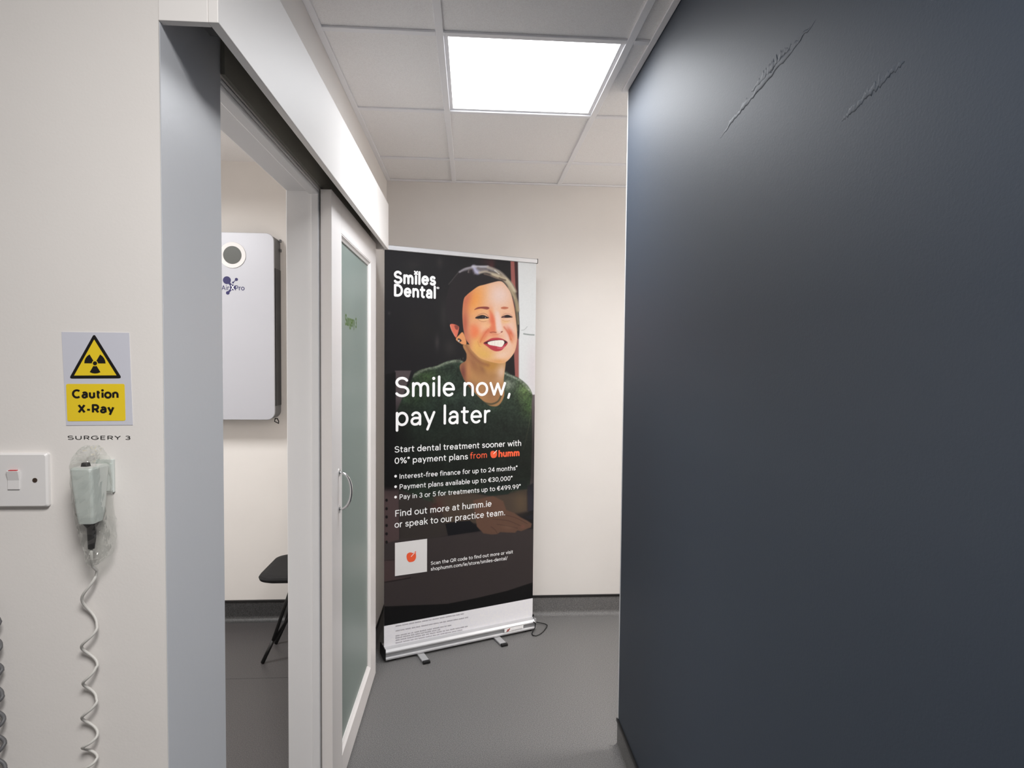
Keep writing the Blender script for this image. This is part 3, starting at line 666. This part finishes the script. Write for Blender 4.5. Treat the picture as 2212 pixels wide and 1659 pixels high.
# chair post and dark lower left
A.hard(FM((205, -120), (420, -120), (300, 260), (235, 700), (205, 700)), (84, 74, 76), 1.5)
# sweater
sw_pts = FM((60, 1400), (150, 700), (230, 420), (330, 190), (420, 20), (470, -90)) + FC((440, 1275), (560, 1248), (670, 1200), (770, 1184), (838, 1206), (870, 1300), (1000, 1500), (1120, 1500), (1240, 1305), (1300, 1330), (1380, 1365), (1470, 1440), (1518, 1530)) + FM((2016, 330), (2022, 700), (2016, 1000), (1966, 1470), (1700, 1510), (1480, 1545), (1380, 1500), (700, 1650), (330, 1600), (260, 1500))
swm = A.mask(smooth(sw_pts), 1.6)
A.put(swm, (48, 64, 50)); A.clip = swm
for x, y, rx, ry, c_, al in ((1330, 860, 0, 0, 0, 0), (920, 815, 26, 18, (78, 104, 62), .9), (900, 850, 30, 30, (54, 78, 46), .8), (1135, 845, 20, 26, (112, 138, 86), .95), (1142, 880, 14, 26, (82, 112, 62), .9), (1095, 830, 20, 14, (150, 158, 142), .8),
                             (1000, 870, 34, 40, (42, 56, 48), .9), (940, 900, 40, 40, (34, 50, 40), .8), (1070, 940, 80, 50, (46, 64, 52), .8)):
    if al: A.blot(x, y, rx, ry, c_, al)
A.line(FC((340, 1345), (440, 1285), (560, 1258), (680, 1212), (780, 1196), (835, 1212)), 5.5, (150, 160, 140), 5, .85)
A.line(FC((1240, 1318), (1330, 1355), (1420, 1405), (1500, 1500)), 4.5, (168, 176, 160), 4, .8)
tex = A.noise[0] * .8 + A.noise[1] * .5 + A.noise[2] * .6
A.c = np.where(swm[..., None] > .02, A.c * (1 + swm[..., None] * tex[..., None] * .6) * (1 - .14 * swm[..., None]), A.c)
A.line(FM((2010, 330), (1990, 560), (1950, 760), (1905, 930)), 1.6, (120, 128, 92), 2, .5)
A.clip = None
# fuzzy rim
for i in range(70):
    t_ = random.random(); p = FC((360 + 470 * t_, 1330 - 150 * t_ ** .8))[0]; A.line([p, (p[0] + random.uniform(-2, 1), p[1] - random.uniform(1, 4.5))], .5, (128, 138, 118), .6, .6)
# neck and chest
nk = A.mask(smooth(FA((575, 1900), (600, 2120), (585, 2270), (470, 2350), (450, 2450), (520, 2640), (560, 2720), (700, 2900), (1000, 3200), (1170, 3290), (1330, 3260), (1440, 3050), (1430, 2750), (1440, 2620), (1480, 2300), (1500, 2100))), 1.2)
A.put(nk, (196, 146, 92)); A.clip = nk
for x, y, rx, ry, c_, al, ro in ((760, 2350, 130, 330, (150, 98, 70), .8, -35), (520, 2560, 110, 300, (120, 66, 58), .95, 0), (620, 2900, 200, 160, (112, 66, 54), .9, 0), (1150, 2380, 260, 130, (186, 134, 66), .9, 0), (1370, 2550, 110, 200, (224, 190, 168), .9, 15), (1180, 2620, 150, 90, (170, 122, 76), .6, 0), (1180, 3000, 260, 260, (150, 108, 80), .8, 0), (950, 2460, 60, 130, (146, 100, 70), .7, -30), (640, 2480, 60, 260, (206, 142, 92), .6, 0)):
    (px, py), = FA((x, y)); A.blot(px, py, rx / 10.37, ry / 10.37, c_, al, ro)
A.line(FA((590, 1930), (670, 2070), (790, 2210), (930, 2320), (1080, 2370)), 6, (138, 84, 62), 7, .6)
A.clip = None
A.line(FM((1290, 240), (1380, 300), (1480, 325), (1570, 290), (1610, 220)), 3, (44, 56, 46), 3, .8)
# hair
A.poly(FA((350, 380), (440, 272), (600, 190), (760, 142), (920, 150), (1080, 145), (1210, 205), (1330, 255), (1470, 350), (1600, 510), (1690, 660), (1740, 860), (1765, 1150), (1785, 1500), (1770, 1750), (1730, 1700), (1640, 900), (1300, 480), (700, 760), (560, 900), (540, 1500), (560, 1780), (470, 1620), (360, 1700), (300, 1500), (230, 1460), (150, 1250), (140, 900), (230, 560)), (35, 30, 33), 1.6)
A.hard(FA((440, 290), (600, 200), (760, 150), (920, 155), (1080, 150), (1210, 210), (1330, 260), (1250, 300), (1100, 250), (950, 300), (860, 325), (770, 335), (720, 235), (620, 245)), (150, 146, 152), 3, .8)
A.hard(FA((1180, 330), (1330, 300), (1480, 400), (1620, 560), (1720, 800), (1765, 1150), (1715, 1150), (1640, 850), (1500, 560), (1400, 470), (1200, 390)), (168, 154, 128), 3, .8)
for pts, w, c_ in ((((660, 300), (740, 230), (760, 320)), 3.5, (52, 44, 48)), (((880, 220), (980, 200), (1120, 240)), 2, (96, 88, 92)), (((1150, 270), (1300, 330), (1430, 420)), 1.8, (104, 92, 80)), (((1480, 470), (1600, 640), (1700, 860)), 1.6, (112, 98, 76)), (((440, 285), (560, 215), (720, 180)), 4, (150, 146, 152)), (((760, 170), (800, 250), (850, 300)), 8, (178, 176, 204)), (((740, 160), (900, 165), (1070, 165)), 4.5, (186, 184, 190)), (((860, 200), (960, 240), (1060, 250)), 5, (112, 104, 104)), (((640, 290), (660, 240), (720, 220)), 3, (126, 118, 112)),
                   (((890, 300), (1030, 280), (1180, 320), (1330, 380)), 5, (180, 168, 150)), (((1080, 180), (1230, 230), (1360, 300), (1470, 400)), 5.5, (164, 154, 140)), (((1180, 350), (1320, 400), (1430, 430), (1540, 560), (1640, 700)), 7, (186, 172, 146)), (((1500, 440), (1600, 560), (1690, 720)), 6, (196, 184, 158)), (((1560, 640), (1650, 800), (1720, 960), (1750, 1150)), 6, (166, 150, 122)), (((1700, 900), (1735, 1200), (1760, 1450)), 3.5, (140, 128, 100)), (((1000, 330), (1150, 370), (1290, 420)), 3.2, (110, 94, 84)), (((1330, 420), (1400, 450), (1470, 470)), 3, (70, 56, 50)), (((200, 560), (330, 400), (420, 290)), 2, (70, 68, 66)), (((1230, 250), (1330, 330)), 2.4, (206, 200, 190)), (((1690, 1100), (1725, 1350), (1745, 1600)), 2.2, (104, 94, 70))):
    A.line(FA(*pts), w * .95, [v * 1.08 for v in c_], w * .8, .85)
A.blot(*FA((690, 260))[0], 4, 4, (44, 36, 40), .8)
# ear
A.poly(FA((228, 1462), (300, 1450), (420, 1500), (425, 1580), (395, 1700), (360, 1760), (300, 1650), (245, 1540)), (224, 116, 92), .7)
A.line(FA((235, 1480), (270, 1600), (340, 1720)), .9, (246, 196, 170), .9, .9); A.poly(FA((330, 1480), (420, 1500), (400, 1580), (350, 1560)), (108, 54, 50), 1, .7)
A.poly(FA((360, 1790), (430, 1700), (520, 1640), (600, 1880), (520, 1910), (430, 1860)), (232, 158, 104), .8); A.poly(FA((400, 1780), (450, 1780), (490, 1830), (430, 1850)), (52, 40, 40), .8); A.blot(*FA((428, 1826))[0], 1.6, 2.2, (250, 246, 240), 1)
# face
face = FA((540, 900), (600, 810), (720, 710), (860, 610), (1000, 570), (1180, 520), (1330, 490), (1420, 520), (1520, 640), (1590, 760), (1640, 960), (1680, 1180), (1712, 1420), (1735, 1680), (1722, 1880), (1680, 2060), (1590, 2200), (1480, 2300), (1360, 2330), (1200, 2310), (1050, 2270), (900, 2210), (790, 2110), (700, 2010), (660, 1900), (590, 1800), (545, 1650), (515, 1400), (510, 1150))
fm = A.mask(smooth(face), .9); A.put(fm, (234, 176, 132)); A.clip = fm
for x, y, rx, ry, c_, al, ro in ((1330, 800, 330, 330, (236, 208, 198), .95, 0), (760, 900, 230, 380, (238, 158, 80), .95, 20), (600, 900, 110, 260, (206, 116, 86), .9, 20), (560, 1450, 95, 420, (184, 98, 76), .95, 0), (1560, 1650, 160, 420, (240, 208, 196), .95, 0), (940, 1600, 170, 150, (240, 190, 158), .9, 0),
                                 (800, 1640, 120, 180, (240, 128, 84), .9, 0), (620, 1950, 110, 260, (190, 100, 84), .8, 0), (1180, 1380, 70, 230, (228, 116, 84), .95, -8), (1320, 1480, 70, 300, (240, 208, 196), .9, -5), (1050, 1640, 110, 60, (222, 104, 72), .7, -30), (850, 1950, 170, 230, (236, 180, 100), .9, 0), (1000, 2130, 230, 130, (226, 178, 96), .9, 15), (1400, 2140, 200, 110, (240, 204, 180), .9, -15), (1300, 2290, 180, 50, (222, 160, 96), .8, 0),
                                 (1580, 1650, 60, 150, (216, 104, 72), .9, -28), (1600, 1790, 40, 100, (226, 140, 90), .8, -15), (1000, 1720, 60, 130, (224, 120, 84), .7, 28), (930, 1800, 60, 90, (222, 132, 82), .6, 28), (1200, 1700, 170, 40, (232, 150, 116), .8, 8), (1100, 1480, 130, 50, (244, 190, 140), .6, 0), (1080, 1170, 170, 60, (240, 180, 124), .6, 0), (1480, 1400, 110, 40, (238, 190, 136), .7, 0), (1250, 1180, 60, 120, (238, 206, 190), .6, 0)):
    (px, py), = FA((x, y)); A.blot(px, py, rx / 10.37, ry / 10.37, c_, al, ro)
A.poly(FA((1105, 1130), (1180, 1220), (1235, 1400), (1250, 1560), (1240, 1630), (1170, 1625), (1090, 1600), (1150, 1460), (1140, 1300)), (226, 112, 78), 3.2, .6); A.poly(FA((1260, 1190), (1330, 1200), (1370, 1420), (1400, 1580), (1290, 1600), (1255, 1420)), (240, 214, 206), 3.2, .6); A.poly(FA((690, 1480), (800, 1500), (850, 1640), (800, 1760), (690, 1720)), (236, 118, 80), 6, .4)
A.line(FA((905, 1860), (960, 1740), (1030, 1640), (1090, 1560)), 1.6, (206, 96, 66), 3, .6); A.line(FA((1440, 1520), (1540, 1660), (1590, 1800)), 2.2, (206, 92, 64), 3.5, .7); A.line(FA((850, 1840), (880, 1930), (910, 1960)), .9, (196, 130, 74), 1.5, .6)
A.clip = None
# brows, eyes, nose, mouth
A.poly(FA((770, 1135), (820, 1090), (900, 1065), (1060, 1062), (1110, 1095), (1060, 1125), (930, 1105), (830, 1120)), (140, 66, 58), .9, .95); A.poly(FA((1370, 1085), (1430, 1062), (1520, 1075), (1530, 1100), (1460, 1118), (1390, 1110)), (188, 104, 76), 1.2, .9)
A.line(FA((800, 1305), (880, 1240), (980, 1210), (1060, 1250), (1100, 1310)), .8, (120, 66, 56), 1, .8)
A.poly(FA((790, 1318), (870, 1268), (960, 1248), (1040, 1275), (1100, 1318), (1000, 1330), (880, 1335)), (40, 30, 32), .6); A.blot(*FA((965, 1288))[0], 1.7, 1.7, (84, 74, 76), .8); A.blot(*FA((1022, 1306))[0], 1.0, 1.3, (225, 212, 208), .9)
A.line(FA((860, 1350), (940, 1395), (1040, 1385)), .8, (178, 116, 74), 1.2, .8); A.line(FA((890, 1345), (980, 1360), (1080, 1345)), 2, (250, 216, 156), 2.2, .7)
A.poly(FA((1372, 1300), (1440, 1262), (1520, 1245), (1600, 1275), (1630, 1302), (1520, 1312), (1420, 1312)), (62, 38, 42), .6); A.poly(FA((1460, 1280), (1530, 1250), (1600, 1282), (1540, 1305)), (26, 18, 24), .6); A.line(FA((1390, 1270), (1470, 1218), (1560, 1225), (1625, 1280)), .7, (166, 96, 84), 1, .8); A.line(FA((1400, 1370), (1480, 1390), (1570, 1375)), .8, (216, 150, 92), 1.4, .8); A.blot(*FA((1436, 1295))[0], 1.2, .9, (214, 140, 140), .8)
A.line(FA((1130, 1640), (1190, 1632), (1260, 1640)), 2, (150, 62, 46), 1.8, .85); A.poly(FA((1360, 1630), (1400, 1610), (1410, 1625), (1380, 1645)), (140, 66, 56), .7, .9); A.line(FA((1100, 1600), (1120, 1640), (1190, 1670), (1290, 1680), (1360, 1660)), .9, (206, 110, 78), 1.4, .7)
A.poly(FA((975, 1880), (1060, 1820), (1160, 1770), (1250, 1758), (1330, 1762), (1420, 1790), (1520, 1860), (1490, 1930), (1440, 1980), (1380, 2040), (1260, 2062), (1150, 2020), (1060, 1950)), (186, 62, 72), .7)
A.poly(FA((985, 1878), (1080, 1835), (1200, 1815), (1330, 1808), (1440, 1815), (1512, 1858), (1450, 1900), (1400, 1945), (1260, 1935), (1080, 1900)), (70, 28, 34), .6)
A.poly(FA((1072, 1870), (1130, 1840), (1240, 1820), (1390, 1812), (1440, 1840), (1440, 1890), (1380, 1965), (1260, 1945), (1110, 1915)), (246, 240, 228), .5)
for x in (1120, 1165, 1225, 1300, 1370): A.line(FA((x, 1838), (x + 4, 1930)), .35, (196, 180, 164), .6, .6)
A.line(FA((1290, 1985), (1380, 1995), (1450, 1955)), 2.0, (226, 120, 136), 2, .8)
# lower picture: box, desk, hand, all dim
yb = lambda *p: FL(*p)
A.hard(yb((60, 60), (255, 45), (262, 760), (262, 1300), (60, 1360)), (82, 66, 66), 1.2)
A.hard(yb((255, 45), (330, 130), (700, 280), (900, 540), (910, 720), (640, 760), (268, 800)), (56, 50, 47), 2)
A.hard(yb((60, 830), (300, 760), (640, 755), (905, 722), (1340, 660), (2040, 630), (2040, 1350), (1450, 1580), (900, 1640), (60, 1680)), (60, 53, 53), 2)
A.hard(yb((60, 1045), (210, 1040), (210, 1280), (400, 1270), (60, 1340)), (80, 62, 62), 2, .8)
A.line(yb((60, 1050), (200, 1040)), 1.2, (30, 22, 22), 1.2, .9); A.line(yb((60, 1340), (240, 1310), (410, 1278)), 2, (22, 16, 16), 2, .9)
A.hard(yb((720, 200), (1100, 130), (1480, 190), (1700, 160), (1960, 100), (1965, 400), (1800, 430), (1500, 480), (1290, 560), (880, 560)), (78, 66, 56), 4)
A.blot(*yb((760, 330))[0], 14, 18, (84, 52, 46), .8); A.blot(*yb((1870, 270))[0], 14, 26, (96, 80, 62), .8)
A.hard(yb((1960, 60), (2040, 20), (2040, 380), (1970, 400)), (46, 44, 54), 1.5)
A.hard(yb((1240, 250), (1500, 190), (1640, 260), (1680, 380), (1790, 420), (1880, 480), (1960, 520), (2020, 560), (2010, 610), (1930, 640), (1880, 660), (1830, 650), (1800, 680), (1700, 678), (1600, 672), (1560, 700), (1490, 705), (1380, 690), (1330, 640), (1290, 600), (1280, 520)), (104, 76, 62), 1.6)
for p in (((1500, 500), (1700, 520), (1850, 580), (1900, 600)), ((1560, 570), (1700, 590), (1830, 620)), ((1480, 600), (1540, 650), (1560, 690)), ((1640, 440), (1800, 480), (1960, 560))): A.line(yb(*p), 1.0, (60, 42, 36), 1.5, .7)
A.blot(*yb((1900, 600))[0], 5, 4, (128, 84, 72), .7); A.blot(*yb((1700, 610))[0], 12, 4, (122, 92, 76), .6, 8)
A.hard(yb((870, 560), (1000, 535), (1200, 520), (1290, 600), (1330, 655), (1100, 690), (908, 720)), (16, 16, 22), 1); A.hard(yb((1930, 470), (2040, 430), (2040, 500), (1980, 500)), (30, 30, 38), 1)
A.hard(yb((1360, 170), (1480, 192), (1700, 170), (1760, 120), (1960, 100), (1960, -20), (1380, 20)), (34, 46, 40), 1.5)
for y in (250, 362, 472, 584, 695, 806): A.hard([(p[0], p[1]) for p in yb(*[(92 + 17 * math.cos(a), y + 21 * math.sin(a)) for a in np.linspace(0, 6.28, 13)[:-1]])], (18, 14, 15), .6)
# printed darkening towards the text and the foot of the artwork
fade = np.clip((A.y - 830) / 190, 0, 1); A.c *= (1 - .50 * fade)[..., None] ** np.where(A.y > 1040, .0, 1)[..., None] if False else 1
dk = 1 - .52 * np.clip((A.y - 860) / 110, 0, 1) * np.clip((1075 - A.y) / 45, 0, 1); A.c *= dk[..., None]
lf = np.clip((900 - A.x) / 60, 0, 1) * np.clip((A.y - 860) / 60, 0, 1) * np.clip((1062 - A.y) / 12, 0, 1); A.c *= (1 - .92 * lf)[..., None]
A.hard(FC((60, 1330), (160, 1310), (160, 2400), (60, 2400)), (6, 6, 7), 1.2); 
A.hard(yb((60, 60), (255, 45), (262, 760), (262, 1300), (60, 1360)), (80, 64, 64), 1.2, .0)
# plain black band and white strip for the small print
A.hard(yb((60, 1660), (900, 1625), (1300, 1545), (1700, 1450), (2045, 1335), (2045, 1800), (60, 2300)), (10, 9, 11), 1.0)
vb = .173; A.put(np.clip((vb - A.v) / .002 + .5, 0, 1), (238, 237, 242))
A.c *= (1 + .022 * A.noise[0])[..., None]
col = np.clip(A.c, 0, 255) / 255.0; col = np.where(col <= .04045, col / 12.92, ((col + .055) / 1.055) ** 2.4)
col = np.clip(col * np.where(A.v < vb, 1.0, .80)[..., None], 0, .88)
vs = np.stack([A.u.ravel(), np.zeros(NU * NV), A.v.ravel()], 1)
ii = np.arange(NU * NV).reshape(NV, NU)
fs = np.stack([ii[:-1, :-1].ravel(), ii[:-1, 1:].ravel(), ii[1:, 1:].ravel(), ii[1:, :-1].ravel()], 1)
me = bpy.data.meshes.new('printed_sheet'); me.vertices.add(len(vs)); me.vertices.foreach_set('co', vs.astype('f4').ravel())
me.loops.add(fs.size); me.loops.foreach_set('vertex_index', fs.ravel().astype('i4')); me.polygons.add(len(fs)); me.polygons.foreach_set('loop_start', (np.arange(len(fs)) * 4).astype('i4'))
me.update(calc_edges=True)
ca = me.color_attributes.new('print', 'FLOAT_COLOR', 'POINT'); ca.data.foreach_set('color', np.concatenate([col.reshape(-1, 3), np.ones((NU * NV, 1))], 1).astype('f4').ravel())
pm = mat('printed_vinyl', (30, 30, 30), 0.55, spec=0.25); at_ = pm.node_tree.nodes.new('ShaderNodeAttribute'); at_.attribute_name = 'print'
pm.node_tree.links.new(at_.outputs['Color'], pm.node_tree.nodes['Principled BSDF'].inputs['Base Color'])
sheet = bpy.data.objects.new('printed_sheet', me); C.objects.link(sheet); sheet.parent = bn; me.materials.append(pm)
sb = obj('sheet_back', MB().box(SU0, SU1, 0.0004, 0.0008, SV0, SV1), M['plastic'], sheet, local=True)

def line_text(mb, s, p0, p1, cap, w, d=-0.0005, tr=.06, capf=.70):
    (u0, v0), (u1, v1) = uv(*p0), uv(*p1); _, vt = uv(p0[0], p0[1] - cap); h = (vt - v0) / capf; wd = text_width(s, tr)
    write(mb, s, w, lambda a, b: (u0 + a / wd * (u1 - u0), d, v0 + (v1 - v0) * a / wd + b * h), tr)
L = MB((0, -8e-6, 0))
one = lambda f, p: f(p)[0]
line_text(L, 'Smiles', one(FC, (142, 421)), one(FC, (556, 443)), 25.5, .155, tr=.09)
line_text(L, 'Dental', one(FC, (142, 549)), one(FC, (558, 574)), 25.0, .155, tr=.09)
line_text(L, '\u00ae', one(FC, (566, 505)), one(FC, (594, 507)), 10, .05)
for a in (45, 135): # crossed dot of the logo
    (px, py), = FC((362, 320)); pu, pv = uv(px, py); dd = .0095
    stroke(L, [(pu - dd * math.cos(math.radians(a)), pv - dd * math.sin(math.radians(a))), (pu + dd * math.cos(math.radians(a)), pv + dd * math.sin(math.radians(a)))], .0075, lambda x, z: (x, -.0005, z))
line_text(L, 'Smile now,', one(FC, (148, 1557)), one(FC, (1308, 1541)), 43, .094)
line_text(L, 'pay later', one(FM, (205, 618)), one(FM, (1470, 574)), 41, .094)
line_text(L, 'Start dental treatment sooner with', one(FM, (197, 969)), one(FM, (1880, 879)), 13.3, .092)
line_text(L, '0%* payment plans', one(FM, (197, 1119)), one(FM, (1172, 1057)), 13.3, .092)
line_text(L, 'Interest-free finance for up to 24 months*', one(FM, (262, 1318)), one(FM, (1828, 1200)), 10.6, .092)
line_text(L, 'Payment plans available up to \u20ac30,000*', one(FM, (262, 1456)), one(FM, (1762, 1337)), 10.6, .092)
line_text(L, 'Pay in 3 or 5 for treatments up to \u20ac499.99*', one(FM, (262, 1590)), one(FM, (1870, 1447)), 10.6, .092)
line_text(L, 'Find out more at humm.ie', one(FL, (203, 469)), one(FL, (1485, 331)), 14, .092)
line_text(L, 'or speak to our practice team.', one(FL, (198, 617)), one(FL, (1667, 447)), 14, .092)
line_text(L, 'Scan the QR code to find out more or visit', one(FL, (678, 1109)), one(FL, (1770, 953)), 7.4, .095)
line_text(L, 'shophumm.com/ie/store/smiles-dental/', one(FL, (678, 1186)), one(FL, (1697, 1038)), 7.4, .095)
for y in (1282, 1421, 1559):
    (u0, v0), = [uv(*one(FM, (212, y)))]; L.add([(u0 + .0068 * math.cos(a), -.0005, v0 + .0068 * math.sin(a)) for a in np.linspace(0, 2 * math.pi, 17)[:-1]], [tuple(range(16))])
obj('white_lettering', L, M['white_ink'], sheet, local=True)
O = MB((0, -8e-6, 0))
line_text(O, 'from', one(FM, (1200, 1053)), one(FM, (1428, 1037)), 13.3, .085)
HW = MB((0, -8e-6, 0))
line_text(HW, 'humm', one(FM, (1578, 1026)), one(FM, (1856, 1010)), 13.0, .17, tr=.08)
def apple(mb, cx, cy, k, y):
    (u0, v0), = [uv(cx, cy)]; 
    pts = [(-.50, .12), (-.42, .36), (-.18, .46), (.05, .40), (.18, .34), (.30, .44), (.44, .50), (.42, .30), (.46, .05), (.42, -.22), (.26, -.44), (0, -.50), (-.26, -.46), (-.44, -.22)]
    mb.prism(smooth(pts), lambda a, b, d: (u0 + a * k, d, v0 + b * k), y, y + .0002)
obj('orange_lettering', O, M['orange_ink'], sheet, local=True); obj('orange_wordmark', HW, M['orange_ink'], sheet, local=True)
for p, k, y in ((one(FM, (1516, 990)), .041, -.0006), (one(FL, (423, 1000)), .052, -.0014)):
    ab = MB(); apple(ab, *p, k, y); obj('apple_emblem', ab, M['orange_ink'], sheet, local=True)
pc = MB(); cs = [uv(*one(FL, p)) for p in ((203, 1256), (628, 1196), (630, 760), (203, 816))]
pc.prism(cs, lambda a, b, d: (a, d, b), -.0009, -.0002)
obj('white_square', pc, M['plastic'], sheet, local=True)
for (px, py), y in ((one(FM, (1516, 990)), -.0009), (one(FL, (423, 1000)), -.0018)):
    u0, v0 = uv(px, py); nb = MB(); stroke(nb, [(u0 - .002, v0 + .002), (u0 + .017, v0 + .020)], .0028, lambda x, z: (x, y, z))
    obj('emblem_line', nb, M['white_ink'], sheet, local=True)
# small print, too fine to read: rows of word-length marks
sp = MB(); FS = mk(820, 1290, 11.06)
for (x0_, y0_, x1_, y1_) in ((385, 705, 2010, 405), (385, 820, 2120, 490), (385, 938, 1745, 672), (385, 990, 1450, 782), (385, 1045, 2135, 700), (385, 1105, 1985, 790)):
    a, b = uv(*one(FS, (x0_, y0_))), uv(*one(FS, (x1_, y1_))); L_ = b[0] - a[0]; t_ = 0.0
    while t_ < L_ - .004:
        w_ = random.uniform(.012, .036); w_ = min(w_, L_ - t_); k = 0.0
        while k < w_:
            x_ = a[0] + t_ + k; z_ = a[1] + (b[1] - a[1]) * (t_ + k) / L_; hh = random.choice((.0046, .0046, .0062))
            stroke(sp, [(x_, z_), (x_ + random.uniform(-.0008, .0008), z_ + hh)], .0011, lambda p, q: (p, -.0006, q)); k += .0022
        t_ += w_ + .0045
obj('small_print', sp, M['grey_ink'], sheet, local=True)

# hardware
rail = obj('top_rail', MB().prism([(-.007, 2.033), (-.007, 2.052), (-.003, 2.056), (.004, 2.056), (.007, 2.052), (.007, 2.033), (.003, 2.031), (-.003, 2.031)], lambda y, z, d: (d, y, z), .001, .849), M['alu'], bn, bevel=.0008, local=True)
for a, b in ((-.001, .001), (.849, .852)): obj('end_cap', MB().box(a, b, -.0075, .0075, 2.0305, 2.0565), M['black'], rail, local=True)
cas = obj('cassette', MB().prism([(-.032, .012), (-.035, .0145), (-.035, .022), (-.0335, .024), (-.028, .026), (-.028, .043), (-.033, .046), (-.032, .052), (-.024, .062), (-.008, .066), (-.004, .0665), (.004, .068), (.045, .066), (.058, .052), (.060, .012)], lambda y, z, d: (d, y, z), .004, .846), M['alu'], bn, local=True, bevel=.0006, seg=1)
obj('grooved_band', MB().box(.004, .846, -.0284, -.026, .0265, .0425), M['alu_dull'], cas, local=True)
for a, b in ((-.001, .004), (.846, .851)): obj('end_plate', MB().box(a, b, -.034, .061, .012, .068), M['alu'] if a > .5 else M['black'], cas, bevel=.001, local=True)
obj('retaining_clip', MB().box(.845, .854, -.004, .010, .066, .080), M['black'], cas, bevel=.001, local=True)
for a in (.02, .79): obj('floor_pad', MB().box(a, a + .04, -.02, .05, 0, .012), M['black'], cas, local=True)
lb = MB(); lb.prism([(.655, .0275), (.770, .0275), (.770, .0480), (.655, .0480)], lambda a, b, d: (a, d, b), -.0350, -.0343)
stk = obj('maker_sticker', lb, M['white_ink'], cas, local=True)
rk_ = MB(); stroke(rk_, [(.670, .032), (.686, .0435)], .0065, lambda a, b: (a, -.0356, b)); stroke(rk_, [(.668, .031), (.682, .033)], .003, lambda a, b: (a, -.0356, b)); stroke(rk_, [(.672, .042), (.678, .037)], .003, lambda a, b: (a, -.0356, b))
obj('rocket_mark', rk_, mat('red_brown_ink', (176, 72, 60), .5), stk, local=True)
um = MB()
for k in range(20): um.box(.697 + k * .0033, .6993 + k * .0033, -.0354, -.0350, .0305, .0332)
obj('maker_name', um, M['grey_ink'], stk, local=True)
def foot(x, sx, rz):
    mb = MB().box(x - .0175, x + .0175, -.112, .07, .0015, .0105)
    o = obj('foot', mb, M['alu'], bn, bevel=.0015, local=True)
    obj('rubber_cap', MB().box(x - .0182, x + .0182, -.130, -.111, 0.0, .0135), M['black'], o, bevel=.003, local=True)
foot(.1845, 1, 0); foot(.612, 1, 0)
pl = MB().tube([(.425, .035, .012), (.425, .030, 1.0), (.425, .014, 2.03)], .007, 12)
obj('support_pole', pl, M['alu'], bn, local=True, smooth=True)
bw = bn.matrix_basis.inverted()
loop = [Vector((.851, .0, .075)), Vector((.853, -.02, .055)), Vector((.855, -.03, .030))] 
pts = [(.352, 3.312, .060), (.366, 3.325, .045), (.364, 3.330, .020), (.352, 3.318, .006), (.342, 3.288, .0035), (.346, 3.268, .0035), (.362, 3.262, .0035), (.385, 3.280, .0035), (.408, 3.312, .004), (.432, 3.360, .006), (.438, 3.382, .008), (.427, 3.402, .008), (.405, 3.414, .008), (.378, 3.418, .012), (.368, 3.395, .03), (.362, 3.362, .055), (.357, 3.345, .07)]
obj('bungee_cord', MB().tube([tuple(bw @ Vector((*p[:2], p[2]))) for p in smooth([(a, b) for a, b, _ in pts], False) for p in [(p[0], p[1], 0)]] if False else [tuple(bw @ Vector(p)) for p in pts], .0026, 8), M['black'], bn, local=True, smooth=True)
